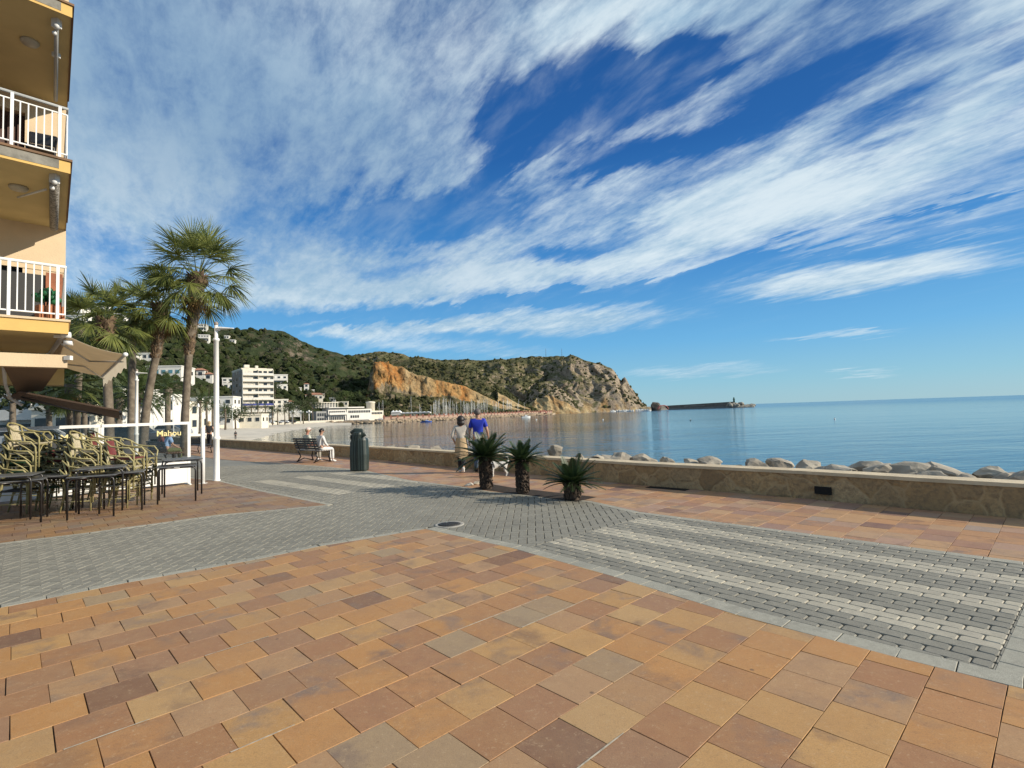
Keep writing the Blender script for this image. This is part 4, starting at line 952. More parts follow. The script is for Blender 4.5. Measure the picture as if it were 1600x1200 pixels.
# date palms
cyb=mat('cycad_bark',(.085,.06,.042),.95,.3,7,.9,c2=(.03,.02,.014),bscale=22)
def date_palm(label,px,ytop,ybase,Y,seed,R_=2.2,nfr=30,group=None,name='date_palm',tr=.2,np_=22):
    r=random.Random(seed); b=at(px,ybase,Y); b.z=max(-.8,min(b.z,.0)); tp=at(px,ytop,Y); t=thing(name,label,'palm tree',b,0,group)
    h=tp.z-b.z; m=MB(); m.tube([(0,0,-.3),(r.uniform(-.1,.1),0,h*.5),(0,0,h)],[tr*1.2,tr,tr*1.1],8); m.ell((0,0,h),(tr*1.8,tr*1.8,tr*2.2),8,6); m.build('trunk',bark,t)
    m=MB()
    for i in range(nfr):
        u=(i+.5)/nfr; el=math.radians(lerp(84,-22,u**.95)+r.uniform(-8,8)); az=i*2.39996+r.uniform(-.3,.3)
        pinnate(m,r,(0,0,h),az,el,R_*r.uniform(.85,1.1),np_,.06*R_/2.2,.42*R_/2.2,1.25,.4,7)
    m.build('crown',leaf_date,t); return t
d0=date_palm('bushy date palm between the second lamp post and the leaning fan palm',213,618,712,33,41,2.4,38)
specs=[(262,612,700,42,2.3,'wide date palm right behind the tallest fan palm, left side'),(186,628,700,44,2.2,'date palm with drooping fronds behind the awning corner'),(312,628,668,88,2.6,'date palm right of the tallest fan palm, first of the row'),(323,630,668,92,2.6,'date palm in the row, second right of the tallest fan palm'),(352,641,667,120,2.3,'short date palm just right of the front lamp post'),(333,634,668,95,2.2,'date palm half hidden by the front lamp post')]
for i,(px,yt,yb,Y,R_,lb) in enumerate(specs): date_palm(lb,px,yt,yb,Y,50+i,R_,26,np_=16)
far_p=[(382,638,205),(393,635,207),(403,636,207),(415,636,209),(426,640,211),(434,641,213),(364,640,200),(357,643,200),(445,642,216),(458,645,220),(372,642,203),(474,645,225)]
for i,(px,yt,Y) in enumerate(far_p):
    if i==0: fp=date_palm('slim far date palm in the row along the beach promenade',px,yt,664,Y,80,3.4,20,'date palms along the far beach promenade',np_=9,tr=.2)
    else:
        h=at(px,yt,Y); q=at(px,664,Y); o=copy_tree(fp,loc=(q.x,q.y,-.3)); z0=at(382,638,205).z+.3; s_=(h.z+.3)/z0; o.scale=(1,1,s_); o.rotation_euler.z=i*1.3
# cycads
def cycad(label,px,py,Y,hz,tr,fl,n,seed,rag=False,sag=.75):
    r=random.Random(seed); b=gr(px,py); t=thing('cycad_palm',label,'cycad',(b.x,b.y,.0),0)
    m=MB(); m.lathe([(tr*1.0,-.03),(tr*1.05,hz*.15),(tr*(.92),hz*.5),(tr*1.02,hz*.85),(tr*.8,hz),(0.02,hz+.04)],seg=18); 
    m.build('trunk',cyb,t)
    m=MB(); pts=[Vector((0,0,.03)),Vector((0,0,hz))]; boots(m,pts,(tr*1.08,tr*1.1),330 if not rag else 260,seed,.055 if not rag else .085); m.build('leaf_scars',cyb,t)
    m=MB()
    for i in range(n):
        u=(i+.5)/n; el=math.radians(lerp(78,7,u**.62)+r.uniform(-7,7)); az=i*2.39996+r.uniform(-.2,.2)
        pinnate(m,r,(math.cos(az)*tr*.3,math.sin(az)*tr*.3,hz+.0),az,el,fl*r.uniform(.85,1.1),36,.013,.115*fl/.5,sag*.8+u*.3,.55,9)
    m.build('crown',leaf_cyc,t); return t
cycad('tallest of three dark green cycad palms in the planting bed, hiding the man in blue',760,765,11.2,.66,.112,.68,56,2)
cycad('middle cycad palm with a thick straight trunk in the planting bed',817,772,10.4,.64,.105,.52,46,6)
cycad('smallest cycad palm with a squat shaggy trunk, right end of the planting bed',895,782,9.5,.30,.11,.56,46,9,True,.5)
r=random.Random(3)
for i,(px,py,s_,lb) in enumerate([(733,760,.13,'white stone at the left tip of the planting bed'),(746,757,.12,'brown stone lying beside the tallest cycad trunk')]):
    v=gr(px,py); boulder('stone',lb,(v.x,v.y,.03),(s_*1.3,s_*.7,s_*.4),MATS['boulder_stone'] if i else mat('white_stone',(.6,.56,.48),.8,.1,6),seed=i+7,cat='stone')
# individual trees around the villas
def tree(label,px,ybase,Y,h,wd,seed,mtl=None,name='tree'):
    r=random.Random(seed); b=at(px,ybase,Y)
    if ybase<645: b=onhill(px,ybase,Y)
    t=thing(name,label,'tree',b); t.scale=(b.y/Y,)*3
    m=MB(); m.tube([(0,0,-1.5),(r.uniform(-.2,.2),0,h*.35),(r.uniform(-.4,.4),.2,h*.6)],[.28,.22,.12],6)
    for k in range(4): a=r.random()*6.3; m.tube([(0,0,h*.35),(math.cos(a)*wd*.3,math.sin(a)*wd*.3,h*.65)],[.12,.05],5)
    m.build('trunk',bark,t); m=MB()
    for k in range(26):
        c=Vector((r.gauss(0,.26)*wd,r.gauss(0,.26)*wd,h*(.62+r.uniform(-.2,.24)))); rad=wd*r.uniform(.13,.24)
        for q in range(46):
            n_=Vector((r.gauss(0,1),r.gauss(0,1),r.gauss(0,1))).normalized(); p=c+n_*rad*r.uniform(.6,1.05); u=n_.cross(Vector((r.random(),r.random(),r.random()))).normalized(); v=n_.cross(u); s_=r.uniform(.12,.3)
            m.add([p-u*s_,p-v*s_*.7,p+u*s_,p+v*s_*.7],[(0,1,2,3)])
    m.build('crown',mtl or leafmat('pine_leaf',(.055,.075,.025),(.022,.034,.012),.8,.15,.7),t); return t
tr_=[(470,652,250,9,10,'round dark pine behind the three twin lamps, left of the clubhouse'),(489,652,255,10,10,'dark pine directly left of the waterside clubhouse'),(452,650,245,7,9,'low dark tree just right of the hotel palms'),(430,622,285,9,11,'large round pine right of the hotel tower at mid height'),(540,628,335,7,9,'light green rounded pine on the slope above the clubhouse roof'),(522,630,335,6,8,'dark tree above the clubhouse terrace'),(564,632,330,6,8,'grey green tree above the clubhouse, right of the light green pine'),(507,622,330,8,9,'dark pine right of the mid slope villas'),(556,640,318,5,7,'dark bush tree beside the orange rock patch'),(596,640,330,6,8,'dark tree in front of the quarry foot near the bare masts'),(575,620,345,5,7,'small tree on the slope below the left end of the orange cliff'),(392,600,330,7,9,'dark pine peeking above the hotel tower roof line')]
tr_+=[(20,668,47,6.5,8,'dark leafy tree behind the terrace at the far left edge'),(78,668,50,5,7,'dark leafy tree between the two leftmost town houses'),(132,668,52,5.5,7,'bushy tree behind the terrace below the awning canopy'),(178,668,60,5,7,'dark tree between the town houses behind the second lamp post'),(228,667,84,6,8,'dark tree behind the leaning fan palm trunk'),(292,666,110,6,9,'dark tree right behind the tallest palm trunk'),(368,664,170,6,10,'dark trees clump left of the tower block foot')]
for i,(px,yb,Y,h,wd,lb) in enumerate(tr_): tree(lb,px,yb,Y,h,wd,200+i,leafmat('light_pine',(.09,.125,.035),(.05,.07,.02),.8,.15,.7) if i==4 else None)
# ================================================================ BUILDINGS (far)
cream=mat('cream_render',(.68,.63,.52),.8,.06,.4); whitew=mat('white_render',(.66,.64,.59),.8,.05,.4,stain=(.62,.60,.55)); taupe=mat('shaded_render',(.30,.245,.195),.85,.12,.6); winm=mat('window_glass',(.035,.042,.05),.15,.2,1); rooft=mat('roof_tile',(.42,.20,.12),.85,.15,1.2); shut=mat('blind',(.60,.57,.50),.7,.1,1); bluegl=mat('blue_glass',(.10,.24,.30),.15,.1,1); greyr=mat('grey_render',(.30,.30,.29),.85,.1,.6); railm=mat('pale_rail',(.62,.60,.55),.6,.05,2); blueaw=mat('blue_awning',(.05,.06,.28),.7,.1,1)
def house(label,px,py,Y,L,D,h,ang,nw=3,fl=1,roof='flat',wm=None,name='villa',cat='house',z0=None,group=None,winh=1.2,winw=1.1,blind=False,balc=False,sidew=True,wmat=None):
    p=at(px,py,Y)
    if z0 is None and py<640: p=onhill(px,py,Y)
    z=p.z if z0 is None else z0; t=thing(name,label,cat,(p.x,p.y,z),math.radians(ang),group); t.scale=(p.y/Y,)*3; wm=wm or whitew
    m=MB(); m.box((0,D/2,h/2-2.),(L,D,h+4)); m.build('wall',wm,t)
    if roof=='flat':
        m=MB(); 
        for c,s_ in (((0,-.05,h+.2),(L+.3,.3,.45)),((0,D+.05,h+.2),(L+.3,.3,.45)),((-L/2,D/2,h+.2),(.3,D-.2,.45)),((L/2,D/2,h+.2),(.3,D-.2,.45))): m.box(c,s_)
        m.box((0,D/2,h+.03),(L-.3,D-.3,.06)); m.build('parapet',wm,t)
    else:
        e=.5; m=MB(); a=[(-L/2-e,-e,h),(L/2+e,-e,h),(L/2+e,D+e,h),(-L/2-e,D+e,h),(-L/2+D*.3,D/2,h+D*.22),(L/2-D*.3,D/2,h+D*.22)]
        m.add(a,[(0,1,5,4),(1,2,5),(2,3,4,5),(3,0,4),(3,2,1,0)]); m.build('roof',rooft,t)
    fh=h/fl; wi=None
    def win(x,y,z_,rz,w_):
        nonlocal wi
        if wi is None:
            m=MB(); m.box((0,-.02,0),(w_+.16,.1,winh+.16)); fr=m.build('window',railm,t); m=MB(); m.box((0,-.10,0),(w_,.08,winh)); pn=m.build('pane',wmat or winm,fr); wi=fr; wi['_p']=1
            o=fr
        else:
            o=copy_tree(wi,parent=t)
        o.location=(x,y,z_); o.rotation_euler.z=rz
        if '_p' in o: del o['_p']
    for f_ in range(fl):
        for i in range(nw):
            x=-L/2+L*(i+.5)/nw; win(x,0,fh*f_+fh*.55,0,winw)
        if sidew:
            for i in range(max(1,int(D/4))): y=D*(i+.5)/max(1,int(D/4)); win(L/2,y,fh*f_+fh*.55,PI/2,winw)
        if balc and f_>0:
            m=MB(); m.box((0,-.75,fh*f_+.05),(L*.92,1.4,.22)); m.build('balcony_slab',wm,t); m=MB(); m.box((0,-1.4,fh*f_+.65),(L*.92,.06,.95)); m.build('balcony_rail',railm,t)
    return t
# hotel tower -------------------------------------------------
cx_,cy_=at(378,600,240).x,240.; hz=at(378,577,240).z
HA=math.radians(40); t=thing('hotel_tower','nine storey cream tower block with balcony bands and a shaded side wall in taupe behind the beach','apartment block',(cx_,cy_,-.3),HA)
Lh,Dh=13.4,19.; NF=9; hz=hz+.3; fh=hz/NF
m=MB(); m.box((Lh/2,Dh/2,hz/2),(Lh,Dh,hz)); m.build('wall',cream,t)
m=MB(); m.box((-.08,Dh/2,hz/2-.3),(.2,Dh-.2,hz-.3)); m.build('side_wall',taupe,t)  # taupe puts the shade of the side away from the sun into the colour
m=MB(); m.box((Lh/2,Dh/2,hz+.5),(Lh*.7,Dh*.7,1.0)); m.build('penthouse',cream,t)
m=MB(); m.box((Lh/2,.1,hz+.3),(Lh+.3,.25,.6)); m.box((-.1,Dh/2,hz+.3),(.25,Dh,.6)); m.build('roof_parapet',cream,t)
m=MB(); m.box((2.5,2.5,hz+1.6),(2.2,2.2,1.4)); m.box((7,3,hz+1.5),(1.2,1.2,1.2)); m.build('roof_tank',cream,t)
for f_ in range(NF):
    z=f_*fh
    if f_>0:
        m=MB(); m.box((Lh/2,-.7,z+.1),(Lh,1.5,.25)); m.build('balcony_slab',cream,t)
        m=MB(); m.box((Lh/2,-1.42,z+.70),(Lh-.06,.07,.95)); 
        m.build('balcony_rail',railm if f_!=3 else blueaw,t)
        m=MB(); m.box((.06,-.7,z+1.45),(.12,1.4,fh-.3)); m.box((Lh-.06,-.7,z+1.45),(.12,1.4,fh-.3)); m.box((Lh/2,-.7,z+1.45),(.12,1.3,fh-.3)); m.build('balcony_divider',cream,t)
    for i in range(6):
        m=MB(); m.box(((i+.5)*Lh/6,-.04,z+fh*.47),(1.5,.08,fh*.66)); w_=m.build('window',winm if random.random()<.45 else shut,t)
    for i in range(3):
        m=MB(); m.box((-.2,2.8+i*6,z+fh*.55),(.06,1.9,1.3)); m.build('window',greyr if random.random()<.6 else winm,t)
# rows of houses ---------------------------------------------
HS=[ # label,px,py(base),Y,L,D,h,ang,nw,fl,roof,mat
('white flat roofed block in the town row right behind the tallest palm',318,664,182,19,8,10.,10,6,3,'flat',whitew,True),
('white terrace block stepping down the slope beside the tower block top',436,603,290,9,6,6,30,3,2,'flat',whitew,True),
('low white villa beside the tower block right side',441,610,300,6,5,3.2,35,2,1,'flat',whitew,False),
('curved glass fronted villa with balcony bands high on the ridge, upper',312,517,395,9,7,5,20,5,2,'flat',whitew,True),
('white balconied villa below the curved ridge villa',318,534,385,7,6,5,20,4,2,'flat',whitew,True),
('small white ridge villa right of the balconied one, beside the lamp head',354,529,392,3.2,4,1.9,15,2,1,'flat',whitew,False),
('small white ridge villa, rightmost on the skyline slope',363,535,390,3.4,4,1.7,15,2,1,'flat',whitew,False),
('white villa with pointed gable on the slope between palm and lamp post',307,590,215,6,5,3.0,15,2,1,'hip',whitew,False),
('white low villa right of the pointed gable one',319,594,215,6,5,2.4,15,2,1,'hip',whitew,False),
('small white terrace house left of the tower block',356,601,260,5,5,3,25,2,2,'flat',whitew,False),
('white house under the terrace house, left of the tower block',358,608,250,5,5,2.6,25,2,1,'flat',whitew,False),
('long villa with pale blue glass front on the slope behind the palms',256,590,200,12,6,4.2,12,5,1,'flat',bluegl,False),
('grey and white villa right of the blue glass one, beside the palm trunk',277,593,200,8,6,4.4,12,3,1,'flat',whitew,False),
('low white villa with dark windows higher on the slope, left of the palms',222,562,230,9,5,2.6,10,4,1,'flat',whitew,False),
('white villa low on the slope left of the palm trunk',205,566,225,4,4,2.4,10,2,1,'flat',whitew,False),
('white villa high on the left hillside beside the balcony',112,488,260,9,6,3.4,0,3,1,'flat',whitew,False),
('white villa on the left hillside behind the palm crown',146,484,270,10,6,3.2,5,3,1,'flat',whitew,False),
('white villa on the left hillside under the topmost balcony railing',116,505,240,7,6,3.4,5,2,1,'flat',whitew,False),
('small white villa on the left hillside between two palm crowns',186,500,262,5,5,3.,5,2,1,'flat',whitew,False),
('ochre villa with columns above the clubhouse, mid slope',491,626,320,10,6,3.6,20,4,1,'hip',cream,False),
('tall white villa at the right end of the ochre villa',500,626,318,5,5,3.8,20,2,1,'flat',whitew,False),
('white chapel like villa with a thin turret high above the ochre villa',479,612,340,3,3,5,20,1,2,'hip',whitew,False),
('tiny white house on the slope left of the turret villa',467,612,340,3,3,2.4,20,1,1,'flat',whitew,False),
('small white house between the turret villa and the lower villas',486,616,335,4,3,2.6,20,1,1,'flat',whitew,False),
('white three storey house right of the palms, beside the tower block foot',437,645,262,8,6,6.4,25,3,3,'flat',whitew,False),
('white gabled house behind the dark pines, left of the ochre villa',451,637,290,5,4,3.2,20,2,1,'hip',whitew,False),
('low white wall house below the ochre villa',460,640,285,5,4,1.8,20,2,1,'flat',whitew,False),
('small white box house above the clubhouse terrace',519,628,330,3.6,3,2.4,10,1,1,'flat',whitew,False),
('pale terrace house with chimneys just above the clubhouse',533,634,322,8,4,2.2,12,4,1,'flat',cream,False),
('white market building with wide dark openings behind the far lamps',372,664,190,16,8,3.6,8,6,1,'flat',cream,False),
('white town house behind the terrace, left of the brown awning frame',55,664,60,9,6,5.2,0,4,2,'flat',whitew,True),
('pale yellow town house behind the terrace, right of the white one',98,664,58,7,6,3.6,0,3,1,'flat',cream,False),
('white tall town house under the awning corner',152,664,62,6,6,5.6,0,3,2,'flat',whitew,True),
('white town house with small square windows behind the date palm',196,662,72,8,6,5.4,0,4,2,'flat',whitew,False),
('cream town block seen between the palm trunks',246,664,98,10,6,5.2,0,4,2,'flat',cream,True),
('white town block left of the tallest palm trunk',276,664,105,8,6,6,0,4,2,'flat',whitew,True),
]
for (lb,px,py,Y,L,D,h,ang,nw,fl,rf,wm,bc) in HS:
    house(lb,px,py,Y,L,D,h,ang,nw,fl,rf,wm if wm is not bluegl else whitew,balc=bc,winw=min(1.3,L/nw*.55),winh=min(1.3,h/fl*.5),z0=(0 if py>=660 else None),sidew=Y<300,wmat=(bluegl if wm is bluegl else None))
# clubhouse on the waterfront --------------------------------
p=gr(513,662.5,-.6); cA=gr(497,663,-.8)
Yc=300.; a=at(513,650,Yc); e_=at(600,650,325); ang=math.atan2(e_.y-a.y,e_.x-a.x); Lc=(Vector((e_.x,e_.y))-Vector((a.x,a.y))).length
t=thing('clubhouse','long white two storey waterside clubhouse with window bands and roof terrace','clubhouse',(a.x,a.y,-.8),ang)
u=Lc/87.
m=MB(); m.box((13.5*u,4,2.9),(27*u,8,5.8)); m.build('wall',whitew,t)
m=MB(); m.box((-8*u,4.4,2.3),(16*u,7,4.6)); m.build('left_wing',greyr,t)
m=MB(); m.box((46.5*u,3.8,2.6),(39*u,8.4,5.2)); m.build('right_wing',whitew,t)
m=MB(); m.box((76.5*u,4.2,2.15),(21*u,7.4,4.3)); m.build('end_wing',cream,t)
m=MB(); m.box((13.5*u,3.2,6.0),(29*u,10,.3)); m.build('roof',whitew,t)
m=MB(); m.box((40*u,3.2,5.9),(26*u,9.4,.5)); m.build('upper_roof',whitew,t)
m=MB(); m.box((0*u,5,8.2),(34*u,7,.25)); 
for i in range(9): m.box((-16*u+i*4*u,1.6,7.1),(.25,.25,2.4))
m.build('pergola',cream,t)
m=MB(); m.box((0,5,6.9),(30*u,5,1.9)); m.build('roof_bar',greyr,t)
m=MB(); m.lathe([(2.6,4.3),(2.6,7.8),(2.9,7.9),(2.9,8.3),(0.1,8.6)],(71*u,4.5,0),16); m.build('round_tower',cream,t)
for f_,x0,x1,n_,zz,hh_ in ((0,1,25,9,1.4,1.7),(1,1,25,8,3.9,1.3),(0,32,46,4,2.0,1.1),(1,29,64,13,4.1,1.0),(1,67,85,7,3.2,.9),(0,-15,-2,4,1.2,1.2),(1,-15,-2,4,3.2,1.2)):
    for i in range(n_):
        x=(x0+(x1-x0)*(i+.5)/n_)*u; w_=(x1-x0)/n_*u*.72; yy={0:-.05,1:-.05}[f_]
        if x0>=28 and x0<66: yy=-.45
        if x0>=66: yy=.45
        if x0<0: yy=.85
        m=MB(); m.box((x,yy,zz),(w_,.12,hh_)); m.build('window',winm,t)
m=MB(); m.box((13.5*u,-.9,3.05),(27*u,1.7,.2)); m.box((13.5*u,-1.7,3.5),(27*u,.08,.8)); m.build('balcony',whitew,t)
t.scale=(1,1,1.38)
# marquees on the quay
for i,(x0,x1,y0,y1,lb) in enumerate([(611,626,641,649,'taller white marquee at the left end of the terracotta quay wall'),(626,672,644,647,'long low white roof running along the terracotta quay wall')]):
    a=at(x0,y1,300); b_=at(x1,y1,300); ht=at(x0,y0,300).z-a.z
    t=thing('marquee',lb,'marquee',(a.x,a.y,a.z),0); Lq=b_.x-a.x
    m=MB(); m.box((Lq/2,2,ht*.3),(Lq,4,ht*.6)); m.build('side_panel',whitew,t)
    m=MB(); k=3 if i==0 else 7
    for j in range(k): 
        x=Lq*j/k; q=Lq/k
        m.add([(x,-.3,ht*.6),(x+q,-.3,ht*.6),(x+q,4.3,ht*.6),(x,4.3,ht*.6),(x+q/2,2,ht)],[(0,1,4),(1,2,4),(2,3,4),(3,0,4),(3,2,1,0)])
    m.build('roof',bwhite,t)
# far cars and lamps on the beach promenade
carm=[mat('car_dark',(.03,.03,.035),.3,.1,1,spec=.6),mat('car_white',(.7,.7,.7),.3,.05,1),mat('car_silver',(.3,.31,.32),.3,.05,1),mat('car_red',(.35,.03,.03),.3,.05,1)]
tyre=mat('tyre',(.02,.02,.02),.8,.1,3)
def car(i):
    t=thing('parked_car','','car'); m=MB()
    prof=[(-2.1,.35),(-2.1,.85),(-1.9,.95),(-1.35,1.0),(-.85,1.42),(.7,1.45),(1.45,.98),(2.0,.88),(2.15,.6),(2.15,.35)]
    vs=[(x,y,z) for y in(-.85,.85) for x,z in prof]; n_=len(prof)
    m.add(vs,[tuple(range(n_)),tuple(reversed(range(n_,2*n_)))]+[(j,(j+1)%n_,n_+(j+1)%n_,n_+j)[::-1] for j in range(n_)]); m.build('body',carm[i],t)
    m=MB()
    for y in(-.86,.86): m.add([(-1.2,y,1.02),(-.8,y,1.36),(.62,y,1.38),(1.2,y,1.02)],[(0,1,2,3)])
    m.add([(1.47,-.7,1.0),(1.47,.7,1.0),(.78,.68,1.42),(.78,-.68,1.42)],[(0,1,2,3)]); m.build('windows',winm,t)
    for x in(-1.3,1.35):
        for y in(-.85,.85):
            m=MB(); m.tube([(x,y-.1,.32),(x,y+.1,.32)],.33,12); m.build('wheel',tyre,t)
    return t
CARS=[(386,661,215,0,'dark car parked under the palms, leftmost in front of the tower block'),(408,660.5,218,3,'red car parked in front of the tower block'),(421,660,220,1,'white car parked at the right foot of the tower block'),(368,663,205,2,'silver car parked left of the tower block'),(443,659.5,228,1,'white van like car parked right of the hotel palms'),(455,659,232,0,'dark car parked near the far twin lamps'),(26,668,46,1,'white car behind the stacked chairs at the far left'),(58,668,46,2,'silver car behind the stacked chairs, right of the white car'),(86,667,50,1,'white car parked beyond the terrace screen'),(206,671,44,0,'dark car seen through the glass screen near the second lamp post'),(265,672,60,2,'silver car seen through the glass screen between the palm trunks')]
cc_={}
for px,py,Y,ci,lb in CARS:
    p=at(px,py,Y)
    if ci not in cc_: o=cc_[ci]=car(ci); o['label']=lb
    else: o=copy_tree(cc_[ci],label=lb)
    o.location=(p.x,p.y,0); o.rotation_euler.z=random.Random(px).uniform(-.2,.2)
def twin_lamp():
    t=thing('street_lamp','white far lamp with two round heads between the hotel and the clubhouse','street lamp',group='twin headed lamps along the far promenade')
    m=MB(); m.tube([(0,0,0),(0,0,4.6)],[.22,.14],8); m.build('post',white,t); m=MB(); m.tube([(-.9,0,4.2),(.9,0,4.2)],.1,6); m.build('arm',white,t)
    for x in(-.9,.9): m=MB(); m.ell((x,0,4.55),(.42,.42,.42),10,7); m.build('globe',white,t)
    m=MB(); m.ell((0,0,4.95),(.45,.45,.45),10,7); m.build('globe',white,t); return t
tl=twin_lamp(); 
for i,(px,Y) in enumerate([(457,225),(470,230),(483,235)]):
    o=tl if i==0 else copy_tree(tl); p=at(px,655,Y); o.location=(p.x,p.y,0); o['label']=['white twin headed lamp left of the clubhouse, leftmost of three','white twin headed lamp left of the clubhouse, middle of three','white twin headed lamp nearest the clubhouse, right of three'][i]
def slim_lamp():
    t=thing('street_lamp','','street lamp'); m=MB(); m.tube([(0,0,0),(0,0,4.1)],[.07,.05],8); m.build('post',white,t)
    m=MB(); m.lathe([(.22,4.1),(.16,4.35),(.1,4.6),(.03,4.75)],seg=12); m.build('lantern',white,t); return t
sl_=slim_lamp()
for i,(px,Y,hh_,lb) in enumerate([(240,56,1.,'slim white lamp between the second and third palm trunks, left of three'),(256,64,1.,'slim white lamp between the palm trunks, middle of three'),(271,58,1.,'slim white lamp just left of the tallest palm trunk'),(310,86,1.,'slim white lamp right of the tallest palm trunk'),(325,92,1.,'slim white lamp left of the front lamp post among date palms'),(352,150,1.3,'slim far lamp right of the front lamp post'),(363,150,1.3,'slim far lamp beside the market building')]):
    o=sl_ if i==0 else copy_tree(sl_); p=at(px,660,Y); o.location=(p.x,p.y,0); o.scale=(1,1,hh_); o['label']=lb
# ================================================================ LEFT APARTMENT BUILDING
yel=mat('yellow_paint',(.62,.40,.12),.75,.08,1.2,.1,stain=(.45,.28,.09)); soff=mat('ochre_soffit',(.62,.50,.25),.85,.1,.8,stain=(.52,.41,.2)); beige=mat('beige_render',(.60,.47,.31),.85,.07,1.1,.25,stain=(.50,.39,.25),bscale=30); lip=mat('lip_and_end_shade',(.20,.115,.06),.8,.2,2,.2); conc=mat('worn_concrete',(.25,.235,.20),.9,.25,4,.3); brownd=mat('brown_shutter',(.075,.03,.02),.6,.2,3); darkw=mat('dark_room',(.02,.02,.02),.6,.2,1); greyrail=mat('grey_rail',(.42,.43,.42),.5,.1,3)
BO=Vector((-8.06,9.5,0)); e1=Vector((-.682,-.731,0)).normalized(); e2=Vector((-.66,.751,0)).normalized()
def B(s_,d_,z): return BO+e1*s_+e2*d_+Vector((0,0,z))
bt=thing('apartment_block','yellow and beige apartment block with white railed balconies at the left edge','apartment block',(BO.x,BO.y,0))
def bq(m,s0,s1,d0,d1,z0,z1,mi=0):
    P=[B(s0,d0,0),B(s1,d0,0),B(s1,d1,0),B(s0,d1,0)]; m.prism([(p.x-BO.x,p.y-BO.y) for p in P],z0,z1,mi)
ZS=[at(103,500,9.5).z,at(113,250,9.5).z,at(112,7,9.5).z]; ZS.append(ZS[2]+2.9); SW=9.
for k,z in enumerate(ZS[:3]):
    m=MB(); bq(m,.012,SW,.012,3.8,z-.235,z-.04); sl_o=m.build('balcony_slab',soff,bt)
    m=MB(); bq(m,-.002,SW,0,.012,z-.26,z-.04); m.build('fascia',yel,sl_o); m=MB(); bq(m,-.0,.012,.012,3.9,z-.26,z-.04); m.build('end_fascia',lip if k else yel,sl_o)  # upper end fascias are brown: the shade of that face is painted in
    m=MB(); bq(m,-.03,SW,-.03,3.85,z-.04,z); m.build('floor_edge',lip if k else beige,sl_o)
    if k in(1,2):
        m=MB(); bq(m,.16,3,-.006,0,z-.215,z-.05); m.build('worn_patch',conc,sl_o)
# back walls between slabs
for k in range(3):
    z0=ZS[k]; z1=ZS[k+1]-.235
    m=MB(); bq(m,.0,.75,3.8,4.1,z0,z1); bq(m,.75,SW,3.8,4.1,z1-.42,z1) ; bq(m,3.2,SW,3.8,4.1,z0,z1-.42); m.build('wall',beige,bt)
    m=MB(); bq(m,.75,3.2,4.0,4.05,z0,z1-.42); dr=m.build('balcony_door',darkw if k==0 else brownd,bt)
    if k==1:
        m=MB(); 
        for i in range(14): bq(m,.78+i*.17,.78+i*.17+.10,3.94,4.0,z0+.05,z1-.5)
        m.build('shutter_slats',brownd,dr)
# first storey: wall only in upper band, dark glazed front below
m=MB(); bq(m,0.,SW,3.78,3.8,ZS[1]-.235-1.05,ZS[1]-.235); m.build('lintel_panel',beige,bt)
m=MB(); bq(m,0.02,SW,3.70,3.78,ZS[0],ZS[1]-1.42); m.build('glazed_front',darkw,bt)
m=MB(); bq(m,0.05,.35,3.66,3.72,ZS[0],ZS[1]-1.35); m.build('brick_jamb',mat('brick_red',(.33,.12,.06),.85,.2,5),bt)
m=MB(); bq(m,.0,SW,.5,.75,2.73,2.97); m.build('ground_beam',beige,bt)
m=MB(); bq(m,.0,SW,3.8,4.3,2.6,3.28); m.build('rear_beam',soff,bt)
m=MB(); bq(m,1.2,SW,4.2,4.4,0,3.02); m.build('ground_wall',mat('dark_front',(.05,.04,.035),.7,.2,1),bt)
# side wall behind the balconies
m=MB(); bq(m,.0,.3,4.1,11,3.3,12.); m.build('side_wall',beige,bt)
# railings
for k in (0,1):
    z=ZS[k]; R_=MB(); rz=z+.98
    a,b_=B(.05,.06,0)-BO,B(6,.06,0)-BO; c_=B(.05,3.7,0)-BO
    up=lambda v,h_: (v.x,v.y,h_)
    m=MB(); m.tube([up(b_,rz),up(a,rz),up(c_,rz)],.028,8,smooth=False); tr=m.build('top_rail',white if k==0 else greyrail,bt)
    m=MB(); m.tube([up(b_,z+.10),up(a,z+.10),up(c_,z+.10)],.016,6); 
    if k: m.tube([up(b_,rz-.12),up(a,rz-.12),up(c_,rz-.12)],.014,6)
    m.build('lower_rail',white,bt)
    top=rz if k==0 else rz-.12
    i=0
    s_=.05
    while s_<3.:
        p=B(s_,.06,0)-BO; thick=(i%6==1); m=MB(); 
        if thick: m.box((p.x,p.y,(z+rz)/2),(.045,.045,rz-z),math.atan2(e1.y,e1.x))
        else: m.box((p.x,p.y,(z+.1+top)/2),(.018,.018,top-z-.1),math.atan2(e1.y,e1.x))
        m.build('baluster',white,bt); s_+=.107; i+=1
    for j in range(1,18):
        p=B(.05,.06+j*.21,0)-BO; m=MB(); m.box((p.x,p.y,(z+.1+top)/2),(.018,.018,top-z-.1)); m.build('baluster',white,bt)
# ceiling lamps
for k,s_,d_ in ((3,.9,1.35),(2,1.0,1.6)):
    z=ZS[k-1]-.235 if k<3 else ZS[2]-.235
    p=B(.62 if k==3 else .75,1.4,z)-BO; m=MB(); m.lathe([(.15,0),(.15,-.03),(.12,-.07),(.02,-.09)][::-1],(p.x,p.y,(ZS[2] if k==3 else ZS[1])-.235),18); m.build('ceiling_lamp',mat('lamp_glass',(.45,.42,.34),.4,.1,3),bt)
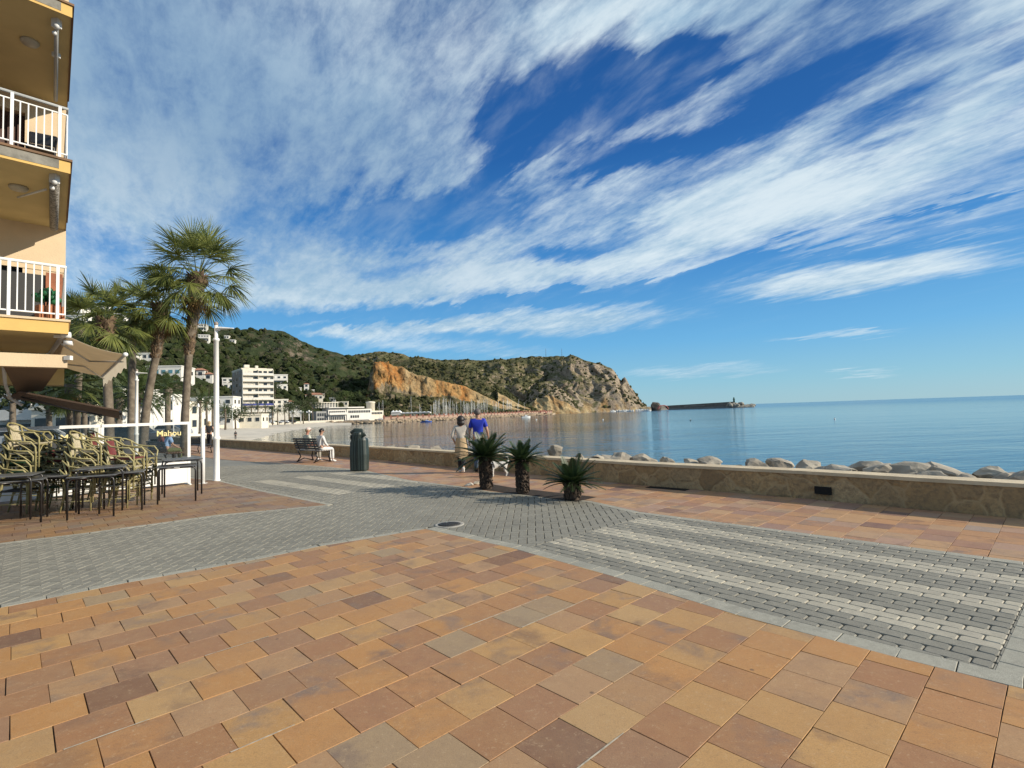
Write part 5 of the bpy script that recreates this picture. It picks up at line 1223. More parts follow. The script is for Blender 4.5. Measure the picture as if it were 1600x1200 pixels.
# rolled side awnings on the upper floors
fab=leafmat('awning_beige',(.66,.56,.43),(.58,.49,.37),2,.45,.85); fabb=mat('awning_brown',(.12,.075,.05),.85,.1,2); steelw=mat('awning_steel',(.62,.62,.60),.4,.1,4)
for k in (1,2):
    z=ZS[k]-.235; t=thing('rolled_awning',['','patterned rolled awning arm hanging under the middle balcony soffit','thin rolled awning arm hanging under the topmost balcony soffit'][k],'awning',B(.22,.25,z))
    q=lambda d_,h_,s_=.0: (e1*s_+e2*d_+Vector((0,0,h_)))
    m=MB(); m.tube([q(.1,-.14),q(3.0,-.16)],.075 if k==1 else .035,10); m.build('roller',mat('striped_canvas',(.40,.38,.34),.8,.45,22,c2=(.06,.05,.04)) if k==1 else greyrail,t)
    m=MB(); m.box(q(.05,-.08),(.12,.10,.16)); m.ell(q(.0,-.16),(.05,.05,.05),8,6); m.build('bracket',steelw,t)
    m=MB(); m.ell(q(.12,-.24,.03),(.04,.04,.04),8,6); m.build('crank_eye',steelw,t)
    m=MB(); m.box(q(1.1,-.12),(.10,.10,.09)); m.build('bracket',steelw,t)
    if k==1: m=MB(); m.tube([q(.5,-.16,.12),q(1.5,-.10,.55)],.02,6); m.build('arm',steelw,t)
# open beige awning -------------------------------------------------
A_=at(101,523,9.6); Bp=at(196,554,10.2); Cc=at(160,588,14.0); Dp=at(72,563,13.2)
t=thing('awning','large open beige awning projecting from under the first balcony','awning',A_); o_=Vector(A_)
def q3(*v): return [Vector(x)-o_ for x in v]
m=MB(); a,b_,c_,d_=q3(A_,Bp,Cc,Dp); NS=12; vs=[]
for i in range(NS+1):
    for j in range(NS+1):
        u=i/NS; v=j/NS; p=a.lerp(b_,u).lerp(d_.lerp(c_,u),v); p.z-=.06*math.sin(PI*u)*(1+.0*v); vs.append(p)
n_=len(vs); vs+= [p+Vector((0,0,.006)) for p in vs]
fs=[(i*(NS+1)+j,i*(NS+1)+j+1,(i+1)*(NS+1)+j+1,(i+1)*(NS+1)+j) for i in range(NS) for j in range(NS)]
m.add(vs,fs+[tuple(n_+x for x in f[::-1]) for f in fs],0,True); m.build('canopy',fab,t)
m=MB(); vs=[]
for j in range(41):
    v=j/40; p=b_.lerp(c_,v); hh_=.25+.03*math.cos(v*40*PI/4); vs+=[p+Vector((.01,0,0)),p+Vector((.02,.01,-hh_))]
m.add(vs,[(2*j,2*j+1,2*j+3,2*j+2) for j in range(40)]); m.build('valance',fab,t)
m=MB(); m.tube([b_,c_],.03,8); m.build('front_bar',steelw,t)
m=MB(); m.tube([a+Vector((0,0,.03)),d_+Vector((0,0,.03))],.055,10); m.build('roller',steelw,t)
for (u0,v0,u1,v1,uu,vv) in ((0,.12,1,.08,.55,.38),(0,.88,1,.92,.55,.62)):
    f_=lambda u,v:a.lerp(b_,u).lerp(d_.lerp(c_,u),v)+Vector((0,0,-.10))
    m=MB(); m.tube([f_(u0,v0),f_(uu,vv)],.02,6); m.tube([f_(uu,vv),f_(u1,v1)],.018,6); m.build('arm',steelw,t)
m=MB(); m.ell(b_,(.045,.045,.045),10,7); m.build('end_cap',white,t)
for c_,s_ in (((.0,.03,.0),.055),((-.03,.12,-.13),.05)): m=MB(); m.tube([a+Vector(c_)+Vector((-.06,-.03,0)),a+Vector(c_)+Vector((.06,.03,0))],s_,14); m.build('gear_box',white,t)
m=MB(); m.box(a+Vector((-.12,.03,-.02)),(.18,.05,.05)); m.build('bracket',white,t)
m=MB(); m.box(a+Vector((-.14,.25,-.40)),(.12,.07,.08)); m.build('crank_housing',white,t)
# brown awning under the beam, and low brown one ---------------------
Y_=10.0
a,b_,c_,d_=at(6,574,Y_-.2),at(92,574,Y_-.1),at(66,611,Y_+.9),at(26,613,Y_+.9)
t=thing('awning','closed brown awning hood hanging below the beige beam at the far left','awning',a); o_=Vector(a)
m=MB(); m.slab(*q3(a,b_,c_,d_),.02); m.build('canopy',fabb if 0 else mat('awning_brown_hood',(.26,.185,.125),.85,.1,2),t)
m=MB(); m.tube(q3(at(6,573,Y_-.05),at(8,600,10.4),at(16,622,10.9),at(34,633,10.9)),.03,8); m.build('frame',white,t)
a,b_,c_,d_=at(30,613,10.2),at(188,643,10.4),at(190,655,11.6),at(12,621,12.5)
t=thing('awning','low dark brown awning seen nearly edge on above the stacked chairs','awning',a); o_=Vector(a)
m=MB(); m.slab(*q3(a,b_,c_,d_),.03); m.build('canopy',fabb,t)
m=MB(); m.tube(q3(b_,c_),.025,6); m.tube(q3(at(34,620,10.1),at(110,640,10.3),at(160,649,10.5)),.02,6); m.build('arm',black_metal,t)
# things on the balconies --------------------------------------------
terra=mat('terracotta_box',(.42,.16,.07),.8,.15,8)
p=B(.28,.4,ZS[0]); t=thing('planter_box','terracotta slatted planter box on the lowest balcony behind the white railing','planter',p,math.atan2(e1.y,e1.x))
m=MB(); m.box((-.02,0,.14),(.40,.22,.26)); 
for i in range(7): m.box((-.19+i*.055,.125,.14),(.03,.02,.28)); m.box((-.19+i*.055,-.125,.14),(.03,.02,.28))
m.build('box',terra,t)
p=B(.30,.42,ZS[0]+.28); t=thing('potted_plant','round leaved dark green plant growing in the terracotta planter box','plant',p)
m=MB(); r=random.Random(2)
for i in range(26):
    a=r.random()*6.3; rr=r.uniform(.03,.2); c_=Vector((math.cos(a)*rr,math.sin(a)*rr,r.uniform(.05,.30))); m.ell(c_,(.07,.06,.05),8,5,0,Matrix.Rotation(r.random()*3,3,'X'))
m.build('leaves',mat('green_leaf',(.02,.14,.05),.5,.2,8),t); m=MB(); m.tube([(0,0,0),(.02,0,.2)],.015,6); m.build('stem',bark,t)
p=B(.42,1.0,ZS[1]); t=thing('folding_chair','dark folding chair standing on the middle balcony','chair',p,.6)
m=MB(); m.tube([(-.2,-.2,0),(-.2,.22,.85)],.018,6); m.tube([(.2,-.2,0),(.2,.22,.85)],.018,6); m.tube([(-.2,.25,0),(-.2,-.15,.48)],.018,6); m.tube([(.2,.25,0),(.2,-.15,.48)],.018,6); m.build('frame',black_metal,t)
m=MB(); m.box((0,0,.45),(.4,.4,.03)); m.build('seat',black_metal,t); m=MB(); m.box((0,.2,.75),(.4,.03,.22)); m.build('backrest',black_metal,t)
# ================================================================ TERRACE FURNITURE
cane=mat('cane_olive',(.35,.31,.15),.55,.12,9,.1,c2=(.22,.19,.08)); 
weave={k:mat('weave_'+k,c,.6,.35,60,.4,c2=tuple(x*.5 for x in c)) for k,c in {'green':(.03,.10,.045),'red':(.16,.02,.02),'cream':(.50,.44,.30),'black':(.03,.035,.04)}.items()}
def bistro(colr):
    t=thing('bistro_chair','','chair'); m=MB()
    for sx in(-1,1):
        m.tube([(sx*.21,.20,0),(sx*.205,.20,.43),(sx*.24,.21,.56),(sx*.25,.14,.655),(sx*.25,-.02,.665),(sx*.245,-.18,.70),(sx*.20,-.30,.80),(sx*.08,-.345,.845),(0,-.35,.85)],.0155,7)
        m.tube([(sx*.19,-.30,0),(sx*.195,-.21,.44),(sx*.20,-.29,.80)],.0155,7)
        m.tube([(sx*.21,.20,.2),(sx*.19,-.26,.2)],.010,6)
        m.tube([(sx*.205,.18,.43),(sx*.245,.05,.56),(sx*.245,-.1,.655)],.011,6); m.tube([(sx*.2,.2,.27),(sx*.1,.2,.4),(0,.2,.42)],.009,6)
    m.tube([(-.21,.20,.43),(.21,.20,.43)],.014,7); m.tube([(-.21,.2,.2),(.21,.2,.2)],.01,6)
    m.build('frame',cane,t)
    m=MB(); m.bbox((0,0,.445),(.44,.44,.035),.015); m.build('seat',weave[colr],t)
    m=MB(); N_=8; vs=[]
    for i in range(N_+1):
        a=(i/N_-.5)*2; 
        for z in (.52,.66,.80): vs.append((a*.17,-.255-.06*(z-.5)/.3-.045*(1-a*a),z))
        for z in (.52,.66,.80): vs.append((a*.17,-.268-.06*(z-.5)/.3-.045*(1-a*a),z))
    fs=[]
    for i in range(N_):
        for k in range(2): fs.append((i*6+k,(i+1)*6+k,(i+1)*6+k+1,i*6+k+1)); fs.append((i*6+3+k,i*6+4+k,(i+1)*6+4+k,(i+1)*6+3+k))
    m.add(vs,fs); m.build('backrest',weave[colr],t); return t
proto={k:bistro(k) for k in weave}; used=set()
def bchair(colr,x,y,z,rz,label,tilt=0):
    if colr not in used: used.add(colr); o=proto[colr]
    else: o=copy_tree(proto[colr])
    o.location=(x,y,z); o.rotation_euler=(tilt,0,rz); o['label']=label; o['group']='bent cane chairs stacked on the terrace'; return o
ordn=['lowest','second lowest','third from bottom','fourth from bottom','fifth from bottom','topmost']
def stack(px,Y,n,rz,cols,desc,seed,pitch=.175):
    r=random.Random(seed); p=at(px,700,Y)
    for i in range(n):
        nm='topmost' if i==n-1 else ordn[i]
        off=Vector((math.cos(rz+PI/2),math.sin(rz+PI/2)))*(.035*i)
        bchair(cols[i%len(cols)],p.x+off.x+r.uniform(-.01,.01),p.y+off.y+r.uniform(-.01,.01),i*pitch,rz+r.uniform(-.05,.05),f'{cols[i%len(cols)]} cane chair, {nm} in the {desc}')
RZ=-PI/2+.25
stack(34,10.1,6,RZ,['black','cream','green','green','cream','cream'],'tall stack at the far left',1)
stack(92,10.5,5,RZ-.05,['green','black','cream','red','black'],'left table stack',2,.17)
stack(132,10.2,5,RZ+.05,['cream','red','cream','cream','cream'],'stack behind the middle tables',3,.17)
stack(190,10.4,4,RZ,['cream','green','cream','red'],'stack left of the glass screen',4,.17)
stack(158,11.3,5,RZ+.1,['black','cream','red','cream','red'],'back stack nearest the screen post',5,.17)
stack(212,11.1,4,RZ-.1,['cream','black','cream','black'],'rightmost back stack',6,.16)
stack(64,11.3,5,RZ,['black','green','black','cream','black'],'back stack at far left',7,.17)
# tables
def bistro_table():
    t=thing('bistro_table','','table'); 
    m=MB(); m.bbox((0,0,.735),(.70,.70,.022),.008); m.build('tabletop',mat('steel_top',(.16,.165,.17),.38,.12,6,.05,.4,spec=.5),t)
    for sx in(-1,1):
        for sy in(-1,1):
            m=MB(); m.tube([(sx*.325,sy*.325,0),(sx*.325,sy*.325,.62),(sx*.31,sy*.325,.685),(sx*.26,sy*.325,.71),(sx*.05,sy*.325,.715)],.0155,8); m.build('leg',black_metal,t)
    m=MB(); m.tube([(-.3,-.3,.705),(.3,-.3,.705),(.3,.3,.705),(-.3,.3,.705),(-.3,-.3,.705)],.01,6); m.build('under_frame',black_metal,t)
    return t
bt0=bistro_table(); first=True
def table(px,py,Y,z,rz,lb,sc=1.,tilt=0):
    global first
    o=bt0 if first else copy_tree(bt0); first=False
    p=at(px,py,Y); o.location=(p.x,p.y,z); o.rotation_euler=(tilt,0,rz); o['label']=lb; o['group']='black bistro tables stacked on the terrace'; o.scale=(sc,)*3
TZ=.55
table(277,760,11.0,0,TZ,'lower table of the right hand stacked pair beside the white panel')
table(284,755,11.15,.125,TZ+.1,'upper table of the right hand stacked pair beside the white panel')
table(150,790,9.55,0,TZ-.1,'lower table of the middle stacked pair')
table(160,785,9.65,.125,TZ,'upper table of the middle stacked pair')
table(192,780,10.1,0,TZ,'lower table at the right side behind the middle pair',.98)
table(30,800,9.1,0,TZ+.05,'lower table of the far left stacked pair')
table(18,800,9.0,.09,TZ-.05,'upper table of the far left stacked pair')
table(75,790,9.9,0,TZ,'single table between the far left pair and the middle pair',.97)
# wind screen -----------------------------------------------------------
gm,gt,gb=newmat('screen_glass'); gb.inputs['Base Color'].default_value=(.9,.93,.92,1); gb.inputs['Roughness'].default_value=.02
tr_n=gt.new('ShaderNodeBsdfTransparent'); tr_n.inputs[0].default_value=(.80,.82,.82,1); fr=gt.new('ShaderNodeFresnel'); fr.inputs[0].default_value=1.5; gl=gt.new('ShaderNodeBsdfGlossy'); gl.inputs['Roughness'].default_value=.03
mx=gt.new('ShaderNodeMixShader'); gt.l.new(fr.outputs[0],mx.inputs[0]); gt.l.new(tr_n.outputs[0],mx.inputs[1]); gt.l.new(gl.outputs[0],mx.inputs[2]); gt.l.new(mx.outputs[0],gt.n['Material Output'].inputs[0])
yletter=mat('yellow_lettering',(.80,.68,.32),.5,.05,3)
Sg=Vector((gr(295,757).x,gr(295,757).y,0)); sdv=Vector((-.70,-.71,0)).normalized()
def screen(i,L,label):
    o=Sg+sdv*(i*1.86); t=thing('wind_screen',label,'wind screen',(o.x,o.y,0),math.atan2(sdv.y,sdv.x),'white framed terrace wind screens')
    m=MB(); m.box((0,0,.80),(.07,.06,1.6)); m.build('post',white,t); m=MB(); m.box((L,0,.80),(.07,.06,1.6)); m.build('post',white,t)
    m=MB(); m.box((L/2,0,1.61),(L+.08,.07,.07)); m.build('top_rail',white,t)
    m=MB(); m.box((L/2,0,.34),(L-.07,.05,.56)); m.build('lower_panel',white,t)
    m=MB(); m.box((L/2,0,1.1),(L-.07,.01,.94)); m.build('glass_pane',gm,t)
    for x in(.02,L-.02): m=MB(); m.tube([(x,-.25,.02),(x,.25,.02)],.025,6); m.build('foot',white,t)
    cu=bpy.data.curves.new('lettering','FONT'); cu.body='Mahou'; cu.size=.20; cu.extrude=.004; cu.align_x='CENTER'; cu.shear=0.0; cu.offset=.002
    to=bpy.data.objects.new('lettering',cu); col.objects.link(to); C.view_layer.update()
    me=bpy.data.meshes.new_from_object(to.evaluated_get(C.evaluated_depsgraph_get())); bpy.data.objects.remove(to); me.materials.append(yletter)
    lo=link('lettering',me,t); 
    lo.matrix_local=Matrix.Translation((.45,.02,1.30))@Matrix(((-1,0,0,0),(0,0,1,0),(0,1,0,0),(0,0,0,1)))
    return t
screen(0,1.82,'white framed glass screen with yellow lettering, right end beside the slim post'); screen(1,1.82,'white framed glass screen with yellow lettering, behind the stacked chairs'); screen(2,1.82,'white framed glass screen, leftmost, behind the tall chair stack')
p=gr(317,756); t=thing('post','slim white post between the glass screen and the front lamp post','post',(p.x,p.y,0))
m=MB(); m.tube([(0,0,0),(0,0,1.48)],.05,12); m.build('shaft',white,t); m=MB(); m.box((0,0,.01),(.16,.16,.02)); m.build('foot',white,t)
def lamp(px,py,Y,h,label,w_=.075):
    p=at(px,py,Y); t=thing('street_lamp',label,'street lamp',(p.x,p.y,0))
    m=MB(); m.lathe([(w_*1.25,0),(w_*1.25,.04),(w_,.06),(w_,1.12),(w_*1.25,1.14),(w_*1.25,1.2),(w_*.92,1.22),(w_*.85,h-.45),(w_*1.1,h-.44),(w_*1.1,h-.38),(w_*.62,h-.36),(w_*.6,h)],seg=20); m.build('post',white,t)
    m=MB(); m.ell((0,0,h+.03),(w_*.75,w_*.75,w_*.9),12,8); m.build('photocell',mat('sensor_grey',(.3,.25,.22),.6,.1,3),t)
    m=MB(); vs=[]; n_=10
    for i in range(n_):
        u=i/(n_-1); x=.03+u*.46; ww=.075*(math.sin(PI*(u*.8+.18)))**.6; zz=h-.13+.10*(1-u)*.3+.02*u
        vs+=[(x,-ww,zz),(x,0,zz+.05*(1-u)+.012),(x,ww,zz),(x,0,zz-.03*(1-u)-.006)]
    m.add(vs,[(i*4+k,(i+1)*4+k,(i+1)*4+(k+1)%4,i*4+(k+1)%4) for i in range(n_-1) for k in range(4)]+[(0,1,2,3),(n_*4-1,n_*4-2,n_*4-3,n_*4-4)],0,True); m.tube([(0,0,h-.12),(.09,0,h-.11)],w_*.7,10); m.build('lamp_head',white,t)
    return t
g_=gr(338.5,752); zt=at(341,505,g_.y).z
lamp(338.5,752,g_.y,zt-.05,'tall white street lamp with a single flat head, nearest the camera')
zt2=at(213,580,24).z; lamp(213,718,24.,zt2,'white street lamp with a flat head between two palms, farther back')
# ================================================================ BENCHES, BIN
woodb=mat('bench_slats',(.022,.018,.016),.45,.2,6,.1); litw=mat('sunlit_slats',(.33,.31,.28),.6,.15,6,.1)  # paler slats carry the sunlight on the seat in their colour
def bench(label,x,y,rz,L=1.7,top=None):
    t=thing('park_bench',label,'bench',(x,y,0),rz)
    for sx in(-1,1):
        m=MB(); x_=sx*L*.36
        m.tube([(x_,.32,0),(x_,.26,.2),(x_,.30,.40),(x_,.05,.42),(x_,-.2,.42),(x_,-.27,.55),(x_,-.36,.84)],.024,8); m.tube([(x_,-.28,.40),(x_,-.18,.2),(x_,-.33,0)],.024,8); m.tube([(x_,-.34,.02),(x_,-.05,.13),(x_,.33,.02)],.02,8); m.build('leg',black_metal,t)
    m=MB()
    for i in range(6): m.bbox((0,-.20+i*.095,.445),(L,.075,.03),.008)
    m.build('seat',top or woodb,t)
    m=MB()
    for i in range(5):
        z=.53+i*.085; m.bbox((0,-.255-.1*(z-.5)/.34,z),(L,.028,.07),.008)
    m.build('backrest',woodb,t); return t
bx=gr(486,722); bd=Vector((.75,-.66,0)); bench('black slatted bench facing the sea with two people, left of the litter bin',-7.5,19.72,math.atan2(-.66,.75),1.75,litw)
b_=gr(306,709); bench('empty dark bench near the tallest palm, seen past the glass screen',b_.x,b_.y+.3,-.5,1.6)
bp=gr(232,722); brs=mat('brown_slats',(.14,.075,.04),.6,.2,5)
bench('brown bench behind the glass screen with two seated people',-14.3,21.6,math.radians(-42),2.6,brs)
t=thing('litter_bin','tall dark green litter bin with a hooded opening on the promenade','litter bin',(*gr(562,736)[:2],0),math.radians(0))
gbin=mat('bin_green',(.012,.022,.020),.42,.1,4,.05); gbin2=mat('bin_green_light',(.022,.036,.032),.45,.1,4)
m=MB(); prof=[]
def ribpoly(w_,d_,n=30,amp=.004):
    out=[]
    for i in range(n):
        a=2*PI*i/n; c_,s_=math.cos(a),math.sin(a); r_=(abs(c_)**4+abs(s_)**4)**(-.25); k=1+(amp/.2)*(1 if i%2 else -1)
        out.append((w_*c_*r_*k,d_*s_*r_*k))
    return out
def taper(m,polys):
    n=len(polys[0][0]); vs=[]
    for P_,z in polys: vs+=[(x,y,z) for x,y in P_]
    m.add(vs,[(k*n+i,k*n+(i+1)%n,(k+1)*n+(i+1)%n,(k+1)*n+i) for k in range(len(polys)-1) for i in range(n)]+[tuple(reversed(range(n))),tuple(range((len(polys)-1)*n,len(polys)*n))])
sh=lambda P_,dx,k=1: [(x*k+dx,y*k) for x,y in P_]
R0=ribpoly(.17,.2)
taper(m,[(sh(R0,.08,.86),0),(sh(R0,.085,.97),.05),(sh(R0,.085,1.04),.5),(sh(R0,.08,.98),.92),(sh(R0,.07,.9),.98)]); m.build('body',gbin2,t)
m=MB(); R1=ribpoly(.155,.19,28,.004)
taper(m,[(sh(R1,-.09,.85),0),(sh(R1,-.10,.98),.05),(sh(R1,-.10,1.02),.5),(sh(R1,-.09,.97),.9)]); m.build('front_shell',gbin,t)
m=MB(); taper(m,[(sh(R1,-.075,.93),.88),(sh(R1,-.06,.95),1.02),(sh(R1,-.04,.93),1.10),(sh(R1,-.03,.8),1.155),(sh(R1,-.02,.45),1.18)]); m.build('hood',gbin,t)
m=MB(); m.tube([(-.21,0,1.09),(-.10,0,1.175),(.03,0,1.175),(.12,0,1.0)],.03,8,flat=3.8); m.build('hood_rim',gbin2,t)
m=MB(); m.box((-.205,-.03,1.02),(.03,.24,.13)); m.build('opening',MATS['dark_void'],t)
# ================================================================ PEOPLE
skin=mat('skin',(.42,.24,.16),.55,.08,6); skin_red=mat('ruddy_skin',(.42,.19,.13),.55,.08,6)
def cloth(name,c,**k): return mat('cloth_'+name,c,.85,.12,7,.25,bscale=26,**k)
def skinmesh(name,nodes,edges,m,parent,sub=2):
    me=bpy.data.meshes.new(name); me.from_pydata([n[:3] for n in nodes],edges,[]); o=bpy.data.objects.new(name,me); col.objects.link(o)
    sk=o.modifiers.new('s','SKIN'); sk.use_smooth_shade=True; o.modifiers.new('u','SUBSURF').levels=sub; o.modifiers['u'].render_levels=sub
    L_=me.skin_vertices[0].data
    for i,n in enumerate(nodes): r_=n[3]; L_[i].radius=(r_,r_) if not hasattr(r_,'__len__') else r_
    L_[0].use_root=True
    C.view_layer.update(); nm=bpy.data.meshes.new_from_object(o.evaluated_get(C.evaluated_depsgraph_get())); bpy.data.objects.remove(o); nm.materials.clear(); nm.materials.append(m)
    nm.polygons.foreach_set('use_smooth',[True]*len(nm.polygons)); return link(name,nm,parent)
def person(label,x,y,rz,scale,J,skinm=skin,top=None,sleeve=1.,legs=None,legcut=1.,shoe=None,hair=None,hairlen='short',cap=None,extra=None,bulk=1.,z=0.,legr=1.):
    t=thing('person',label,'person',(x,y,z),rz); t.scale=(scale,)*3; b=bulk
    V=Vector; g=lambda k:V(J[k])
    pel,wst,chest,neck,head=g('pelvis'),g('waist'),g('chest'),g('neck'),g('head')
    nd=[];ed=[]
    def add(p,r_,par=None):
        nd.append((*p,r_)); 
        if par is not None: ed.append((par,len(nd)-1))
        return len(nd)-1
    a=add(pel,.115*b); w_=add(wst,.108*b,a); c=add(chest,.122*b,w_); n0=add(neck-(neck-chest)*.12,.060,c); n1=add(neck,.052,n0)
    up=(head-neck).normalized(); h1=add(head-up*.055,.066,n1); h2=add(head+up*.015,.086,h1); h3=add(head+up*.085,.066,h2)
    for s in ('L','R'):
        sh,el,wr=g('sh'+s),g('el'+s),g('wr'+s); i=add(sh,.056*b,c); j=add(sh.lerp(el,.5),.045*b,i); j=add(el,.038,j); j=add(el.lerp(wr,.4),.036,j); k=add(wr,.024,j)
        d=(wr-el).normalized(); sd_=d.cross(V((0,1,0)) if abs(d.y)<.8 else V((0,0,1))).normalized(); fw=sd_.cross(d).normalized()
        pm=add(wr+d*.05,.026,k)
        for q,(o_,ln) in enumerate(((-.028,.075),(-.010,.088),(.010,.082),(.027,.065))):
            f1=add(wr+d*.085+fw*o_,.0095,pm); f2=add(wr+d*(.085+ln*.5)+fw*o_+sd_*.012,.0085,f1); add(wr+d*(.085+ln*.9)+fw*o_+sd_*.030,.0075,f2)
        th=add(wr+d*.03+fw*-.035,.011,k); add(wr+d*.07+fw*-.048+sd_*.01,.009,th)
        hp,kn,an=g('hp'+s),g('kn'+s),g('an'+s); i=add(hp,.088*b,a); j=add(hp.lerp(kn,.5),.074*b,i); j=add(kn,.052*b,j); j=add(kn.lerp(an,.35),.052*b,j); j=add(an,.032,j); tv=g('to'+s); add(an.lerp(tv,.5)-V((0,0,.015)),.034,j); add(tv,.026,len(nd)-1)
    body=skinmesh('body',nd,ed,skinm,t)
    fwd=V(J.get('face',(0,1,0))).normalized(); side=fwd.cross(up).normalized()
    m=MB(); m.ell(head+fwd*.092-up*.012,(.014,.02,.022),8,6)
    for q in(-1,1): m.ell(head+side*q*.085,(.012,.02,.03),8,6); 
    m.build('nose_and_ears',skinm,t)
    m=MB()
    for q in(-1,1): m.ell(head+fwd*.080+side*q*.032+up*.012,(.012,.009,.008),8,5)
    m.build('eyes',mat('eye_dark',(.03,.02,.015),.3,.1,3),t); m=MB(); m.ell(head+fwd*.082-up*.048,(.022,.008,.006),8,5); m.build('mouth',mat('lips',(.32,.11,.09),.5,.1,3),t)
    M_=Matrix((side,fwd,up)).transposed()
    if hair:
        m=MB()
        if hairlen=='bob':
            m.ell(head+up*.012-fwd*.022,(.114,.115,.125),16,12,0,M_); m.ell(head-up*.085-fwd*.04,(.118,.088,.105),16,10,0,M_)
        elif hairlen=='long': m.ell(head+up*.02-fwd*.015,(.098,.103,.108),16,12,0,M_); m.ell(head-up*.10-fwd*.05,(.085,.05,.13),14,10,0,M_)
        else: m.ell(head+up*.028-fwd*.018,(.093,.098,.095),16,12,0,M_)
        m.build('hair',hair,t)
    if cap:
        m=MB(); m.ell(head+up*.055-fwd*.008,(.098,.106,.075),16,10,0,M_); m.build('cap',cap,t); m=MB(); m.ell(head+fwd*.13+up*.042,(.07,.075,.012),12,6,0,M_); m.build('cap_peak',cap,t)
    if top:
        nd=[];ed=[]; a=add(pel+(wst-pel)*J.get('hem',.1),.142*b); w_=add(wst,.130*b,a); c=add(chest,.142*b,w_); n0=add(neck-(neck-chest)*.25,.075,c)
        for s in('L','R'):
            sh,el,wr=g('sh'+s),g('el'+s),g('wr'+s); i=add(sh,.073*b,c); 
            e_=sh.lerp(el,min(1,sleeve)); j=add(sh.lerp(e_,.55),.062*b,i); j=add(e_,.055*b,j)
            if sleeve>1: add(el.lerp(wr,sleeve-1),.043,j)
        skinmesh('shirt',nd,ed,top,t)
    if legs:
        nd=[];ed=[]; a=add(pel+(wst-pel)*.25,.125*b); p_=add(pel,.135*b,a)
        for s in('L','R'):
            hp,kn,an=g('hp'+s),g('kn'+s),g('an'+s); i=add(hp,.102*b*legr,p_); j=add(hp.lerp(kn,.5),.09*b*legr,i); j=add(kn,.070*b*legr,j); e_=kn.lerp(an,legcut); add(kn.lerp(e_,.5),.064*legr,j); add(e_,.054*legr,len(nd)-1)
        skinmesh('trousers',nd,ed,legs,t)
    if shoe:
        for s in('L','R'):
            an,to=g('an'+s),g('to'+s); nd=[];ed=[]; d=(to-an); d.z*=1; a=add(an-V((0,0,.02))-d.normalized()*.03,.043); b1=add(an.lerp(to,.5)-V((0,0,.03)),.044,a); add(to,.036,b1); skinmesh('shoe',nd,ed,shoe,t)
    if extra: extra(t,g)
    return t
STAND=dict(pelvis=(0,0,.93),waist=(0,.0,1.10),chest=(0,-.005,1.30),neck=(0,.01,1.47),head=(0,.02,1.60),shL=(-.165,0,1.38),shR=(.165,0,1.38),elL=(-.22,-.03,1.11),elR=(.22,-.03,1.11),wrL=(-.23,.05,.87),wrR=(.23,.05,.87),
 hpL=(-.085,0,.90),hpR=(.085,0,.90),knL=(-.09,.03,.50),knR=(.09,.03,.50),anL=(-.09,0,.09),anR=(.09,0,.09),toL=(-.10,.17,.03),toR=(.10,.17,.03))
wc=cloth('cream',(.55,.50,.43)); bc=cloth('beige',(.46,.33,.19)); blk=cloth('black',(.018,.018,.022)); wsh=cloth('white',(.68,.67,.65)); roy=cloth('royal_blue',(.012,.035,.42)); jean=cloth('denim',(.13,.18,.27)); hairb=mat('dark_hair',(.018,.012,.010),.5,.2,20); hairg=mat('grey_hair',(.14,.12,.11),.6,.2,20); blond=mat('blond_hair',(.50,.36,.20),.6,.15,20)
# woman walking away: weight on left leg, right heel lifted behind
JW=dict(STAND); JW.update(knR=(.075,.02,.50),anR=(.05,-.20,.20),toR=(.05,-.13,.05),knL=(-.07,.10,.52),anL=(-.06,.16,.09),toL=(-.07,.32,.03),elL=(-.27,-.04,1.13),wrL=(-.20,.03,.94),elR=(.22,.02,1.12),wrR=(.12,.12,.98),head=(0,.02,1.60),hem=.0)
def tied(t,g):
    m=MB(); vs=[]; seg=28; lv=[(1.06,.158,.128),(.93,.175,.145),(.78,.19,.16),(.66,.20,.165),(.56,.205,.17)]
    for k,(z,rx,ry) in enumerate(lv):
        for j in range(seg):
            a=2*PI*j/seg; f_=1+.045*math.sin(a*7+k*.6)*k/4; zz=z-(.09*math.cos(a*1+1.2)+.03*math.sin(3*a))*(k/4)
            vs.append((rx*math.cos(a)*f_,ry*math.sin(a)*f_-.01,zz))
    m.add(vs,[(k*seg+j,k*seg+(j+1)%seg,(k+1)*seg+(j+1)%seg,(k+1)*seg+j) for k in range(4) for j in range(seg)],0,True); m.build('long_cardigan',bc,t)
pw=gr(722,739.5); person('woman with black bob walking away, cream top over a beige wrap and black leggings',pw.x,pw.y,math.radians(4),.905,JW,top=wc,sleeve=1.55,legs=blk,legcut=.95,shoe=wsh,hair=hairb,hairlen='bob',extra=tied,bulk=.98)
JM=dict(STAND); JM.update(knL=(-.09,.07,.51),anL=(-.09,.10,.09),toL=(-.11,.27,.03),knR=(.09,.01,.50),anR=(.09,-.10,.10),toR=(.10,.05,.03),elL=(-.24,-.02,1.10),wrL=(-.26,.06,.88),elR=(.25,-.03,1.12),wrR=(.27,.07,.90),head=(-.01,.02,1.60),face=(-.35,1,0),hem=-.45)
pm=gr(749,738.5); person('man in a royal blue t-shirt, jeans and grey hair walking away beside the woman',pm.x,pm.y,math.radians(-3),1.015,JM,top=roy,sleeve=.72,legs=jean,shoe=blk,hair=hairg,bulk=1.12)
